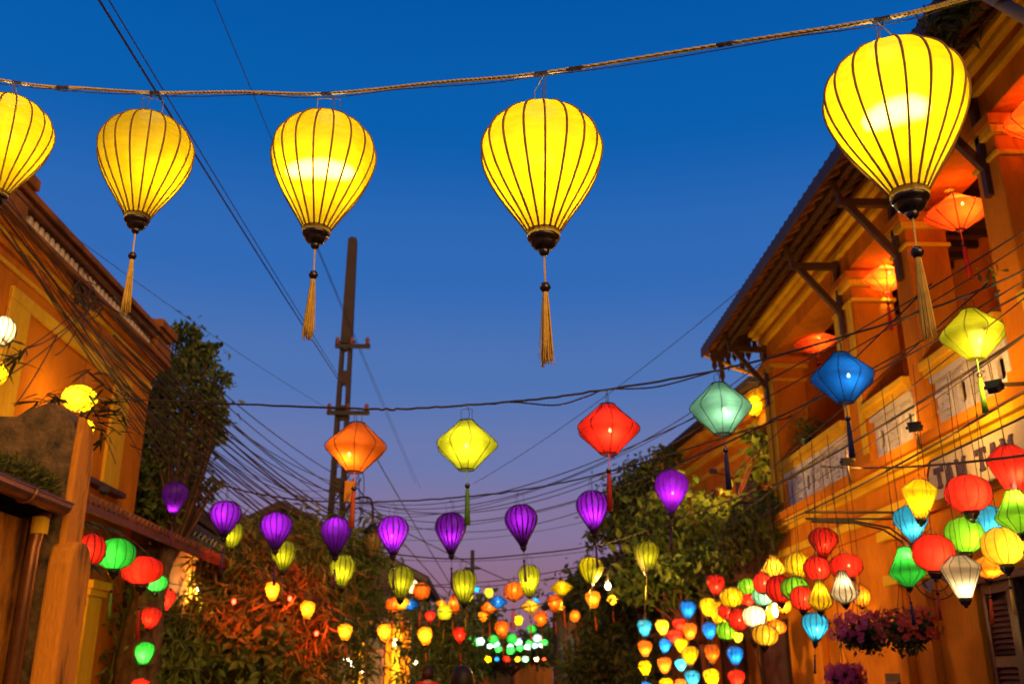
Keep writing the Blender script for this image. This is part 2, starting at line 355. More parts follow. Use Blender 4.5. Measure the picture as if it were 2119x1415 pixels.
    # hanging cord, bead, tassel
    if tas:
        W = 2 * Rr; z0 = zz; z1 = z0 - .22*W*tl; br = .045*W; tz = z1 - 2*br; tlgt = .58*W*tl
        sw = Vector((random.uniform(-.02, .02), random.uniform(-.02, .02), 0)) * W
        e = Vector((c.x, c.y, 0)) + sw
        MB().tube([(c.x, c.y, z0 + .01*W), (e.x, e.y, z1)], .008*W, 5).build('cord', tassmat(tas), t)
        MB().lathe([(.001, 0), (br*.6, -.2*br), (br, -.9*br), (br*.95, -1.3*br), (br*.5, -1.9*br), (.001, -2*br)], (e.x, e.y, z1), 14).build('bead', LACQ, t, smooth=True)
        m = MB()
        if near:
            for k in range(70):
                a = random.uniform(0, 6.28); q = math.sqrt(random.random()); f = random.uniform(.85, 1.05); x = random.gauss(0, .006)*W
                p0 = Vector((e.x + .018*W*q*math.cos(a), e.y + .018*W*q*math.sin(a), tz + .015*W))
                p1 = Vector((e.x + .036*W*q*math.cos(a) + x*.4, e.y + .036*W*q*math.sin(a), tz - tlgt*.45*f)); p2 = Vector((e.x + .05*W*q*math.cos(a) + x, e.y + .05*W*q*math.sin(a), tz - tlgt*f))
                m.tube(spline([p0, p1, p2], 4), .0032*W, 4)
        else:
            m.lathe([(.001, .01*W), (.026*W, 0), (.036*W, -.2*tlgt), (.038*W, -.5*tlgt), (.05*W, -tlgt), (.001, -tlgt*.99)], (e.x, e.y, tz), 12, lambda a: 1 + .16*math.sin(5*a))
        m.build('tassel', tassmat(tas), t, smooth=True)
    # hanger
    hook = None
    if hp is not None or cord is not None:
        hz = cord
        if cord is None:
            hz = zt
            for _ in range(5): hz += (imgy(Vector((c.x, c.y, hz))) - hp) * d / F / cosa
            hz = max(hz, zt + .15*Rr)
        hook = Vector((c.x, c.y, hz)); m = MB(); q = max(.0022, .006*Rr); hb = min(hz - zt, 1.1*Rr)
        if cord is None:
            a = ph; ux, uy = math.cos(a)*r0*.75, math.sin(a)*r0*.75
            m.tube([(c.x+ux, c.y+uy, zt-.02*Rr), (c.x+ux, c.y+uy, zt+hb*.72), (c.x+ux*.7, c.y+uy*.7, zt+hb*.8), (c.x-ux, c.y-uy, zt+hb*.7), (c.x-ux, c.y-uy, zt-.02*Rr)], q, 5)
            m.tube(spline([(c.x+ux*.2, c.y+uy*.2, zt), (c.x+ux*.5, c.y+uy*.1, zt+hb*.5), hook], 5), q*1.2, 5)
        else:
            m.tube([(c.x, c.y, zt - .05*Rr), hook], max(.003, q), 4)
            m.tube([(c.x - r0, c.y, zt), (c.x, c.y, zt + .35*Rr), (c.x + r0, c.y, zt)], q, 4)
        m.build('hanger', WIRE if near else CABLE, t)
    if P:
        rl = float(np.interp(1 - bz, [a_ for a_, _ in prof], [b_ for _, b_ in prof]))
        bp = Vector((c.x + (by or 0) * Rr, c.y - (0 if w > 150 else .50 * rl * Rr), zb + H * bz))
        if bulb and w > 26:
            s = .032*Rr + .005
            MB().lathe([(.001, 1.5*s), (.5*s, 1.3*s), (.62*s, .7*s), (s, 0), (.8*s, -.65*s), (.4*s, -.95*s), (.001, -s)], bp, 10).build('bulb', glow('bulb', (1,.72,.30), 14), t, smooth=True)
        if tube:
            e_ = [bp + Vector((k_*tube[1]*Rr, (-.55*tube[0] + .12*k_*k_)*Rr, tube[2]*k_*Rr)) for k_ in (-1.25, -.6, 0, .6, 1.25)]
            mt_ = MB()
            for sc_ in (1.5, 1.3, 1.12, .95, .78, .6, .42, .25):
                mt_.tube([e_[2].lerp(q_, .80 + .18*sc_) for q_ in spline(e_, 3)], [.15*Rr*sc_*math.sqrt(max(.01, 1 - (abs(i_ - 6)/6.2)**3)) for i_ in range(13)], 14)
            mt_.build('band_glow', glow('hotband', (1, .92, .74), 1.5), t, smooth=True)  # nested glowing shells shaped to draw the soft white band on the silk
            for sx in (-1, 0, 1): pointlight(t, bp + Vector((sx*tube[1]*Rr, (-tube[0] + .10*abs(sx))*Rr, tube[2]*sx*Rr)), P*tube[3]/3, lit, .10*Rr)
            P = P*(1 - tube[3])
        pointlight(t, bp, P * (1 if w > 100 else random.uniform(.65, 1.5)), lit, .16*Rr)
    tq = .012 if w > 100 else .045
    t.rotation_euler = (random.gauss(0, tq), random.gauss(0, tq), 0)
    return hook

def cable(label, pts, r=.008, n=10, name='overhead_cable', mat=CABLE, group=None, wob=0):
    p = spline(pts, n)
    if wob: p = [q + Vector((0, 0, random.gauss(0, wob))) for q in p]
    return tag(MB().tube(p, r, 5).build(name, mat, smooth=True), label, 'cable', group)
def sagline(a, b, sag, n=9):
    a, b = Vector(a), Vector(b); return [a.lerp(b, i/n) - Vector((0, 0, sag * 4 * (i/n) * (1 - i/n))) for i in range(n + 1)]

# ================================================================== SETTING
tag(MB().add([(-300,-60,0),(300,-60,0),(300,500,0),(-300,500,0)], [(0,1,2,3)]).build('ground', PAVE, at=(0,0,0)), kind='structure')
tag(MB().add([(-2.6,-40,.004),(2.6,-40,.004),(2.6,60,.004),(-2.6,60,.004)], [(0,1,2,3)]).build('road', ROAD, at=(0,0,0)), kind='structure')
for sx, x0, x1 in ((-1, -3.3, -2.6), (1, 2.6, 4.0)):
    tag(MB().ab((x0, -30, 0), (x1, 60, .12)).build('pavement', PAVE, at=(0,0,0), bevel=.02), kind='structure')

# ------------------------------------------------------------------ right: balconied shophouse
XR = 4.0
H1 = root('balcony_shophouse', 'ochre two-storey shophouse with a pillared balcony and overhanging tiled eaves', 'building', (5, 8, 0))
def rb(name, mat, a, b, bevel=.008, par=H1): return boxpart(name, mat, par, a, b, bevel)
# ground floor wall in pieces round the shutter door (Y 6.2 - 7.95) and the small shutter (Y 9.6 - 9.95)
rb('ground_wall', OCHRE, (4.03, 7.98, 0), (4.3, 13.08, 2.98)); rb('ground_wall', OCHRE, (4.03, 5.2, 2.36), (4.3, 7.98, 2.98)); rb('ground_wall', OCHRE, (4.03, 1.0, 0), (4.3, 5.2, 2.98))
rb('side_wall', OCHRE, (4.3, 12.8, 0), (8.2, 13.06, 6.5)); rb('side_wall', OCHRE, (4.3, 1.0, 0), (8.2, 1.25, 6.5)); rb('rear_wall', OCHRE, (8.2, 1, 0), (8.4, 13.06, 6.5))
rb('belt_course', OCHRE, (3.99, 1.0, 2.98), (4.3, 13.1, 3.08)); rb('belt_course', GOLD, (3.94, 1.0, 3.08), (4.3, 13.14, 3.17))
rb('belt_course', OCHRE, (3.985, 1.0, 3.17), (4.3, 13.1, 3.38)); rb('belt_course', GOLD, (3.93, 1.0, 3.38), (4.3, 13.14, 3.44)); rb('belt_course', GOLD, (3.87, 1.0, 3.44), (4.3, 13.18, 3.51))
rb('balcony_floor', OCHRE, (3.82, 1.0, 3.51), (5.5, 13.2, 3.60))
rb('loggia_wall', OCHRE, (5.4, 1.0, 3.60), (5.6, 13.0, 6.25)); rb('loggia_ceiling', REDWOOD, (4.4, 1.0, 6.12), (5.45, 13.0, 6.2))
for i in range(40):
    rb('ceiling_joist', WOOD, (4.42, 1.3 + i*.29, 6.04), (5.4, 1.36 + i*.29, 6.12), 0)
PIERS = [(12.62, 13.10, .44), (9.62, 10.20, .46), (8.20, 8.54, .40), (6.50, 6.84, .40), (3.4, 3.9, .44)]
for y0, y1, dx in PIERS:
    p = rb('pier', OCHRE, (XR, y0, 3.60), (XR + dx, y1, 5.85), .015)
    rb('pier_base', OCHRE, (XR - .03, y0 - .03, 3.604), (XR + dx + .03, y1 + .03, 3.78), .01, p)
    rb('necking', GOLD, (XR - .02, y0 - .02, 5.46), (XR + dx + .02, y1 + .02, 5.50), .006, p)
    rb('capital', GOLD, (XR - .045, y0 - .045, 5.64), (XR + dx + .045, y1 + .045, 5.71), .01, p)
    rb('capital', OCHRE, (XR - .07, y0 - .07, 5.71), (XR + dx + .07, y1 + .07, 5.80), .01, p)
    if y1 - y0 > .4:
        rb('pilaster_strip', GOLD, (XR - .025, y0 + .04, 3.78), (XR, y0 + .16, 5.45), .006, p); rb('pilaster_strip', GOLD, (XR - .025, y1 - .16, 3.78), (XR, y1 - .04, 5.45), .006, p)
# entablature
rb('beam', OCHRE, (XR + .005, 1.0, 5.85), (4.44, 13.1, 6.06)); rb('beam_moulding', GOLD, (3.95, 1.0, 6.06), (4.44, 13.14, 6.14)); rb('beam_moulding', OCHRE, (3.975, 1.0, 6.14), (4.44, 13.12, 6.24))
rb('beam_moulding', GOLD, (3.91, 1.0, 6.24), (4.44, 13.17, 6.30)); rb('beam_moulding', GOLD, (3.86, 1.0, 6.30), (4.44, 13.2, 6.36)); rb('beam_moulding', OCHRE, (3.93, 1.0, 6.36), (4.44, 13.16, 6.50))
# balustrades: white pierced cement panels under a thick yellow rail
for (a, b) in ((10.24, 12.58), (8.58, 9.58), (6.88, 8.16), (3.94, 6.46)):
    bal = rb('balustrade', GOLD, (3.93, a - .03, 4.20), (4.24, b + .03, 4.28), .01)
    rb('rail_moulding', GOLD, (3.965, a - .03, 4.14), (4.2, b + .03, 4.20), .006, bal); rb('bottom_rail', WHITE, (3.98, a, 3.603), (4.16, b, 3.68), .01, bal); rb('top_rail', WHITE, (4.0, a, 4.08), (4.14, b, 4.14), .006, bal)
    cw = .30; ncell = max(1, int((b - a) / cw)); cw = (b - a) / ncell
    for k in range(ncell):
        y = a + k * cw
        rb('upright', WHITE, (4.02, y + .005, 3.68), (4.11, y + .045, 4.08), .006, bal)
        m_, e_ = y + .045, y + cw
        holes = [((m_ + e_)/2 - .058, (m_ + e_)/2 + .058, 3.79, 3.97)] if k % 2 == 0 else [(m_ + .03, m_ + .10, 3.765, 3.80), (e_ - .10, e_ - .03, 3.835, 3.88), (m_ + .03, m_ + .10, 3.90, 3.94), (e_ - .10, e_ - .03, 3.965, 4.02)]
        zc = 3.68
        for h0, h1, z0, z1 in holes:
            rb('panel', WHITE, (4.05, m_, zc), (4.085, e_, z0), 0, bal); rb('panel', WHITE, (4.05, m_, z0), (4.085, h0, z1), 0, bal); rb('panel', WHITE, (4.05, h1, z0), (4.085, e_, z1), 0, bal); zc = z1
        rb('panel', WHITE, (4.05, m_, zc), (4.085, e_, 4.08), 0, bal)
        if k % 2 == 0:
            ring = MB().tube([(4.065, y + .045 + (cw-.045)/2 + .085*math.cos(t), 3.88 + .13*math.sin(t)) for t in np.linspace(0, 2*math.pi, 20, endpoint=False)], .024, 6, close=True)
            ring.build('ring', WHITE, bal, smooth=True)
            for zz in (3.70, 4.03): rb('block', WHITE, (4.03, y + .11, zz), (4.10, y + cw - .06, zz + .035), .005, bal)
        else:
            for zz, y0, y1 in ((3.74, .045, .19), (3.80, .11, cw), (3.88, .045, .19), (3.94, .11, cw), (4.02, .045, .2)):
                rb('block', WHITE, (4.03, y + y0, zz), (4.10, y + y1, zz + .035), .005, bal)
# loggia doors (dark, shutters ajar)
for y0, y1 in ((11.0, 11.9), (8.75, 9.35), (7.1, 7.8), (4.6, 5.6)):
    d = rb('balcony_door', WOOD, (5.37, y0, 3.62), (5.40, y1, 5.1), .004)
    rb('door_frame', REDWOOD, (5.33, y0 - .07, 3.62), (5.40, y0, 5.17), .006, d); rb('door_frame', REDWOOD, (5.33, y1, 3.62), (5.40, y1 + .07, 5.17), .006, d); rb('door_frame', REDWOOD, (5.33, y0, 5.10), (5.40, y1, 5.17), .006, d)
    sh = rb('shutter', REDWOOD, (5.0, y1 + .02, 3.66), (5.33, y1 + .05, 5.05), .004, d)
# roof
EX, EZ, SL = 3.30, 6.23, .50
def roofz(x): return EZ + (x - EX) * SL
rf = MB().add([(EX, .8, EZ), (6.2, .8, roofz(6.2)), (6.2, 13.75, roofz(6.2)), (EX, 13.75, EZ), (EX, .8, EZ+.035), (6.2, .8, roofz(6.2)+.035), (6.2, 13.75, roofz(6.2)+.035), (EX, 13.75, EZ+.035)],
     [(0,1,2,3),(7,6,5,4),(0,4,5,1),(1,5,6,2),(2,6,7,3),(3,7,4,0)]).build('roof', REDWOOD, H1, fix=True)
rf2 = MB().add([(6.2, .8, roofz(6.2)), (9.2, .8, EZ), (9.2, 13.75, EZ), (6.2, 13.75, roofz(6.2)), (6.2, .8, roofz(6.2)+.035), (9.2, .8, EZ+.035), (9.2, 13.75, EZ+.035), (6.2, 13.75, roofz(6.2)+.035)],
     [(0,1,2,3),(7,6,5,4),(0,4,5,1),(1,5,6,2),(2,6,7,3),(3,7,4,0)]).build('roof', TILED, H1, fix=True)
seg = []
m = MB(); p0, p1 = Vector((EX + .015, 0, EZ + .05 + .0075)), Vector((6.2, 0, roofz(6.2) + .05))
m.tube([p0, p1], .062, 8); tile0 = m.build('roof_tile', TILE, rf)
tile0.location = (0, .95, 0)
base_loc = ORG[H1.name]
tile0.data.transform(Matrix.Translation((0, base_loc.y, 0))); tile0.location = (0, .9 - base_loc.y, 0)
copies(tile0, [(0, .9 - base_loc.y + .165*k, 0) for k in range(1, 78)], rf)
rb('fascia_board', WOOD, (EX - .025, .8, EZ - .07), (EX - .002, 13.75, EZ + .075), .004, rf); rb('purlin', WOOD, (EX + .16, .8, EZ - .02), (EX + .22, 13.7, EZ + .078), 0, rf)
rb('purlin', WOOD, (EX + .34, .8, EZ + .07), (EX + .40, 13.7, EZ + .165), 0, rf)
for k in range(52):
    y = 1.0 + k * .25
    MB().bar((EX + .02, y, EZ - .012), (4.4, y, roofz(4.4) - .02), .055, .05).build('rafter', TILE, rf)
# eave brackets at the piers
for y in (8.37, 9.92, 6.67, 12.86):
    b = MB().bar((4.02, y, 6.0), (3.46, y, 6.0), .07, .08).build('eave_bracket', WOOD, H1, bevel=.006)
    MB().bar((3.985, y, 6.12), (3.985, y, 5.18), .075, .06).build('wall_post', WOOD, b, bevel=.006)
    MB().bar((3.55, y, 5.98), (3.99, y, 5.42), .06, .07).build('strut', WOOD, b, bevel=.006)
    MB().bar((3.50, y, 5.98), (3.42, y, 6.26), .06, .05).build('strut', WOOD, b, bevel=.006)
# ragged fretwork fringe and pole under the far verge
for k in range(9):
    x = 3.42 + k * .105; zt = roofz(x) - .01; h = .40 + .16 * math.sin(k * 2.1) + .12 * (k % 3)
    poly = [(-.05, 0), (.05, 0), (.05, -h*.55), (.028, -h*.62), (.04, -h*.8), (0, -h), (-.04, -h*.8), (-.028, -h*.62), (-.05, -h*.55)]
    MB().prism(poly, lambda a, b, d, x=x, zt=zt: (x + a, d, zt + b), 13.52, 13.55).build('fretwork_board', WOOD, rf, fix=True)
MB().tube([(3.32, 13.62, 6.16), (3.7, 13.5, 5.93), (4.06, 13.3, 5.72)], .032, 8).build('verge_pole', GOLD, rf, smooth=True)
# ground floor joinery: shuttered door, glazed leaf
dr = rb('shutter_door', REDWOOD, (4.06, 7.50, 0), (4.11, 7.56, 2.30), .004)
rb('stile', REDWOOD, (4.06, 7.88, 0), (4.11, 7.95, 2.30), .004, dr)
for z0 in (.02, 1.05, 1.66, 2.22): rb('cross_rail', REDWOOD, (4.063, 7.56, z0), (4.107, 7.88, z0 + .085), .004, dr)
sl = MB().bar((4.085, 7.56, 0), (4.085, 7.88, 0), .008, .042, up=(.7, 0, .7)).build('slat', REDWOOD, dr)
locs = [(0, 0, z) for z in np.arange(1.17, 1.64, .042)] + [(0, 0, z) for z in np.arange(1.77, 2.2, .042)]
sl.location = (0, 0, 1.77); copies(sl, locs[:-1], dr)
rb('door_back', WOOD, (4.14, 7.5, 0), (4.16, 7.95, 2.3), 0, dr)
rb('door_lintel', REDWOOD, (4.0, 5.2, 2.30), (4.1, 7.98, 2.36)); dp = rb('door_post', WOOD, (4.04, 7.40, 0), (4.12, 7.47, 2.30)); rb('door_post', WOOD, (4.04, 6.2, 0), (4.12, 6.28, 2.3))
rb('window_pane', GLASS, (4.10, 6.28, .9), (4.11, 7.40, 2.30), 0); rb('door_panel', REDWOOD, (4.08, 5.2, 0), (4.12, 6.2, 2.3))
for y0, y1 in ((8.72, 9.02), (9.28, 9.50), (11.6, 12.0)):
    p = rb('pilaster', OCHRE, (3.95, y0, 0), (4.03, y1, 2.98), .01); rb('capital', GOLD, (3.92, y0 - .05, 2.42), (4.03, y1 + .05, 2.52), .01, p); rb('corbel', GOLD, (3.90, y0 - .03, 2.84), (4.03, y1 + .03, 2.94), .01, p)
sm = rb('small_shutter', WOOD, (4.0, 9.62, .8), (4.03, 9.98, 1.62), .004)
s2 = MB().bar((3.995, 9.65, 0), (3.995, 9.95, 0), .008, .042, up=(.7, 0, .7)).build('slat', REDWOOD, sm); s2.location = (0, 0, .86); copies(s2, [(0, 0, .86 + .045*k) for k in range(1, 16)], sm)

# sign with slab letters
SG = root('sign_board', 'cream sign board with dark capital letters under the balcony', 'sign', (3.9, 6.9, 3.0))
MB().prism([(5.05, 3.02), (8.12, 3.02), (8.12, 3.06), (8.20, 3.14), (8.20, 3.24), (8.12, 3.32), (8.12, 3.36), (5.05, 3.36)], lambda a, b, d: (d, a, b), 3.885, 3.925).build('board', CREAM, SG, fix=True, bevel=.006)
rim = [(8.12, 3.02), (8.20, 3.12), (8.20, 3.26), (8.12, 3.36), (5.05, 3.36)]
MB().tube([(3.882, a, b) for a, b in rim], .010, 5).build('board_edge', IRON, SG)
LET = {'T': [[(.0,1),(.9,1),(.9,.72),(.76,.72),(.76,.84),(.57,.84),(.57,.13),(.68,.13),(.68,0),(.22,0),(.22,.13),(.33,.13),(.33,.84),(.14,.84),(.14,.72),(0,.72)]],
       'A': [[(.0,0),(.34,0),(.34,.12),(.27,.12),(.31,.28),(.43,.28),(.43,.40),(.34,.40),(.43,.78),(.43,1),(.28,1),(.09,.12),(0,.12)],
             [(.86,0),(.52,0),(.52,.12),(.59,.12),(.55,.28),(.43,.28),(.43,.40),(.52,.40),(.43,.78),(.43,1),(.58,1),(.77,.12),(.86,.12)]],
       'M': [[(0,0),(.32,0),(.32,.12),(.25,.12),(.25,.62),(.42,.2),(.50,.2),(.50,.55),(.22,1),(0,1),(0,.88),(.07,.88),(.07,.12),(0,.12)],
             [(1.0,0),(.68,0),(.68,.12),(.75,.12),(.75,.62),(.58,.2),(.50,.2),(.50,.55),(.78,1),(1.0,1),(1.0,.88),(.93,.88),(.93,.12),(1.0,.12)]]}
yy = 8.06
for ch in 'TAM TAM':
    if ch == ' ': yy -= .13; continue
    mm = MB(); wd = max(a for poly in LET[ch] for a, b in poly)
    for poly in LET[ch]: mm.prism(poly, lambda a, b, d: (d, yy - a*.175, 3.105 + b*.175), 3.868, 3.884)
    mm.build('letter', NAVY, SG, fix=True); yy -= wd*.175 + .04

# ------------------------------------------------------------------ left: tall ochre house with parapet
XL = -5.0
H2 = root('parapet_house', 'orange two-storey house with a slotted brown parapet and yellow banded frames', 'building', (-7, 11, 0))
def lb(name, mat, a, b, bevel=.008, par=H2): return boxpart(name, mat, par, a, b, bevel)
lb('front_wall', OCHRE, (-5.4, 5.0, 3.4), (XL, 13.85, 5.86)); lb('ground_wall', OCHRE, (-5.4, 12.35, 0), (XL, 13.85, 3.4)); lb('ground_wall', OCHRE, (-5.4, 5, 0), (XL, 11.55, 3.4)); lb('ground_wall', OCHRE, (-5.4, 11.55, 2.05), (XL, 12.35, 3.4))
lb('side_wall', OCHRE, (-9.5, 13.55, 0), (-5.4, 13.83, 6.3)); lb('side_wall', OCHRE, (-9.5, 5.0, 0), (-5.4, 5.2, 6.3))
lb('flat_roof', BROWNP, (-9.5, 5.2, 5.9), (-5.4, 13.55, 6.05), 0)
lb('cornice', GOLD, (-5.4, 5.0, 5.62), (-4.975, 13.87, 5.67)); lb('cornice', OCHRE, (-5.4, 5.0, 5.78), (-4.96, 13.88, 5.86)); lb('cornice', GOLD, (-5.4, 5.0, 5.86), (-4.92, 13.9, 5.92)); lb('cornice', OCHRE, (-5.4, 5.0, 5.92), (-4.85, 13.93, 5.98))
lb('cornice', BROWNP, (-5.4, 5.0, 5.98), (-4.76, 13.97, 6.04), .012)
par = lb('parapet', BROWNP, (-5.1, 5.0, 6.04), (-5.0, 13.9, 6.36), 0)
lb('parapet_base', BROWNP, (-5.0, 5.0, 6.04), (-4.86, 13.9, 6.085), .006, par); lb('coping', BROWNP, (-5.14, 5.0, 6.26), (-4.84, 13.92, 6.35), .01, par); lb('coping', BROWNP, (-5.16, 5.0, 6.35), (-4.78, 13.95, 6.43), .012, par)
for y0, y1 in ((13.35, 13.98), (8.62, 9.15)): lb('parapet_pedestal', BROWNP, (-5.18, y0, 6.04), (-4.80, y1, 6.30), .01, par); lb('pedestal_cap', BROWNP, (-5.2, y0 - .03, 6.43), (-4.74, y1 + .05, 6.56), .015, par)
bm_ = MB().ab((-5.0, 0, 6.09), (-4.89, .075, 6.255)); b0 = bm_.build('baluster', CREAM, par, bevel=.01)
yb = [9.25 + .137*k for k in range(30)]; b0.data.transform(Matrix.Translation((0, ORG[H2.name].y, 0))); b0.location = (0, yb[0] - ORG[H2.name].y, 0)
copies(b0, [(0, y - ORG[H2.name].y, 0) for y in yb[1:]], par)
lb('backing', BROWNP, (-5.0, 9.15, 6.085), (-4.985, 13.35, 6.26), 0, par)
# yellow framed recess
fr = lb('window_frame', GOLD, (-5.0, 9.45, 5.33), (-4.955, 13.05, 5.47), .008); lb('frame_post', GOLD, (-5.0, 12.48, 3.95), (-4.957, 13.03, 5.33), .008, fr); lb('frame_post', GOLD, (-5.0, 9.45, 3.95), (-4.957, 9.9, 5.33), .008, fr)
lb('sill', WOOD, (-5.0, 9.3, 3.86), (-4.86, 13.1, 3.93), .008, fr)
# lean-to tiled awning
aw = MB().add([(-5.0, 9.2, 3.62), (-4.15, 9.2, 3.30), (-4.15, 16.5, 3.30), (-5.0, 16.5, 3.62), (-5.0, 9.2, 3.66), (-4.15, 9.2, 3.34), (-4.15, 16.5, 3.34), (-5.0, 16.5, 3.66)],
   [(0,1,2,3),(7,6,5,4),(0,4,5,1),(1,5,6,2),(2,6,7,3),(3,7,4,0)]).build('awning', TILE, H2, fix=True)
at0 = MB().tube([(-5.0, 0, 3.67), (-4.12, 0, 3.34)], .05, 7).build('awning_tile', TILE, aw); at0.data.transform(Matrix.Translation((0, ORG[H2.name].y, 0)))
at0.location = (0, 9.25 - 11, 0); copies(at0, [(0, 9.25 - 11 + .15*k, 0) for k in range(1, 48)], aw)
lb('awning_board', REDWOOD, (-4.17, 9.2, 3.22), (-4.13, 16.5, 3.295), .005, aw)
# doorway, shutters, lamp
df = lb('door_frame', GOLD, (-5.0, 12.5, 0), (-4.94, 12.95, 2.55), .01); lb('capital', GOLD, (-5.0, 12.44, 2.55), (-4.90, 13.01, 2.63), .01, df); lb('capital', GOLD, (-5.0, 12.4, 2.63), (-4.86, 13.05, 2.74), .012, df); lb('lintel_band', GOLD, (-5.0, 10.8, 2.66), (-4.95, 12.4, 2.74), .008, df)
sh = lb('shutter', WOOD, (-5.03, 11.6, .4), (-4.99, 12.3, 2.0), .004)
for a, b, c, d in ((11.6, 11.67, .4, 2.0), (12.23, 12.3, .4, 2.0), (11.67, 12.23, 1.93, 2.0), (11.67, 12.23, 1.28, 1.36)): lb('shutter_frame', REDWOOD, (-4.99, a, c), (-4.965, b, d), .004, sh)
s3 = MB().bar((-4.975, 11.67, 0), (-4.975, 12.23, 0), .008, .04, up=(-.7, 0, .7)).build('slat', REDWOOD, sh); zs = list(np.arange(1.39, 1.92, .043)) + list(np.arange(.6, 1.27, .043)); s3.location = (0, 0, zs[0]); copies(s3, [(0, 0, z) for z in zs[1:]], sh)

# ------------------------------------------------------------------ left near: low house with a firewall, gutter, downpipe
H3 = root('low_house', 'low weathered plaster house with a mossy curved firewall and tiled roof', 'building', (-5.5, 6, 0))
boxpart('street_wall', OCHRE2, H3, (-4.2, 2.0, 0), (-3.92, 8.42, 2.86), .015)
rs = MB().add([(-3.70, 2.0, 2.92), (-7.5, 2.0, 4.4), (-7.5, 8.44, 4.4), (-3.70, 8.44, 2.92), (-3.70, 2.0, 2.98), (-7.5, 2.0, 4.46), (-7.5, 8.44, 4.46), (-3.70, 8.44, 2.98)],
   [(0,3,2,1),(4,5,6,7),(0,1,5,4),(1,2,6,5),(2,3,7,6),(3,0,4,7)]).build('roof', TILED, H3, fix=True)
rt0 = MB().tube([(-3.66, 0, 3.0), (-7.5, 0, 4.5)], .06, 7).build('roof_tile', TILED, rs); rt0.data.transform(Matrix.Translation((0, 6, 0))); rt0.location = (0, 4.0 - 6, 0); copies(rt0, [(0, 4.0 - 6 + .17*k, 0) for k in range(1, 26)], rs)
# firewall: wavy top, orange street end
prof = [(-3.66, 2.2), (-3.66, 3.66), (-3.72, 3.80), (-3.82, 3.90), (-3.95, 3.93), (-4.08, 3.88), (-4.22, 3.80), (-4.42, 3.80), (-4.62, 3.90), (-4.85, 4.02), (-5.2, 4.05), (-5.6, 4.3), (-6.2, 4.6), (-7.0, 4.9), (-7.0, 0), (-3.66, 0)]
fw = MB().prism(prof, lambda a, b, d: (a, d, b), 8.46, 8.72).build('firewall', MOSS, H3, fix=True, bevel=.02)
MB().prism([(8.44, 0), (8.76, 0), (8.80, 2.75), (8.78, 3.52), (8.68, 3.74), (8.46, 3.80), (8.44, 3.5)], lambda a, b, d: (d, a, b), -3.665, -3.60).build('wall_end', OCHRE2, fw, fix=True, bevel=.02)
MB().prism([(8.38, 0), (8.84, 0), (8.84, 2.50), (8.79, 2.64), (8.68, 2.70), (8.50, 2.70), (8.41, 2.64), (8.38, 2.5)], lambda a, b, d: (d, a, b), -3.70, -3.50).build('buttress', OCHRE2, H3, fix=True, bevel=.03)
# half round gutter
m = MB(); na = 9
for sgn, rad in ((1, .085), (-1, .075)):
    vs = [(-3.62 + rad*math.cos(a), y, 2.985 + rad*math.sin(a)*1.1) for y in (2.0, 8.34) for a in np.linspace(math.pi, 2*math.pi, na)]
    m.add(vs, [(i, i+1, i+na+1, i+na) for i in range(na - 1)])
m.tube([(-3.535, 2, 2.99), (-3.535, 8.34, 2.99)], .011, 6)
m.add([(-3.62 + .085*math.cos(a), 8.34, 2.985 + .0935*math.sin(a)) for a in np.linspace(math.pi, 2*math.pi, na)], [tuple(range(na))])
gt = m.build('gutter', COPPER, H3, smooth=False)
for y in (5.6, 6.6, 7.62):
    MB().tube([(-3.62 + .092*math.cos(a), y, 2.985 + .10*math.sin(a)) for a in np.linspace(math.pi, 2*math.pi, 9)], .014, 5).build('gutter_strap', COPPER, gt)
dp = MB().tube([(-3.70, 8.22, 2.92), (-3.74, 8.22, 2.80), (-3.76, 8.22, 2.6), (-3.76, 8.22, .1)], .055, 12).build('downpipe', COPPER, H3, smooth=True)
MB().lathe([(.055, .0), (.068, .0), (.068, -.14), (.055, -.14)], (-3.735, 8.22, 2.86), 14).build('pipe_collar', GOLD, dp)
# ferns and moss along the roof edge
m = MB(); P = []
for k in range(2600):
    y = 8.42 - abs(random.gauss(0, .75)); x = -3.72 - abs(random.gauss(0, .30)); P.append((x, y, 2.97 + (-3.70 - x)*.39 + .05 + random.uniform(0, .16)))
leafcloud(m, P, .105, .22, -.15)
tag(m.build('roof_ferns', leafmat('fern', (.040, .065, .008), (.19, .17, .025))), 'tufts of fern and moss growing on the low tiled roof', 'fern', kind='stuff')

# ------------------------------------------------------------------ pole
PX, PY = -2.82, 18.4
H4 = root('utility_pole', 'tall slotted concrete utility pole with crossarms, dark against the sky', 'pole', (PX, PY, 0))
def pw(z): return .42 - (.42 - .17) * z / 10.24
m = MB(); slots = [(z, z + .46) for z in np.arange(2.3, 8.0, .72)]
zs = [0] + [q for s_ in slots for q in s_] + [10.24]
for i in range(len(zs) - 1):
    z0, z1 = zs[i], zs[i+1]; solid = i % 2 == 0
    def ring4(x0, x1, z): return [(PX + x0, PY - .11, z), (PX + x1, PY - .11, z), (PX + x1, PY + .11, z), (PX + x0, PY + .11, z)]
    for (a0, a1) in ([(-.5, .5)] if solid else [(-.5, -.2), (.2, .5)]):
        m.add(ring4(a0*pw(z0), a1*pw(z0), z0) + ring4(a0*pw(z1), a1*pw(z1), z1), [(0,3,2,1),(4,5,6,7),(0,1,5,4),(1,2,6,5),(2,3,7,6),(3,0,4,7)])
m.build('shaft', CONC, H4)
m = MB().lathe([(.09, 0), (.075, .05), (.001, .08)], (PX, PY, 10.24), 10).build('shaft_tip', CONC, H4)
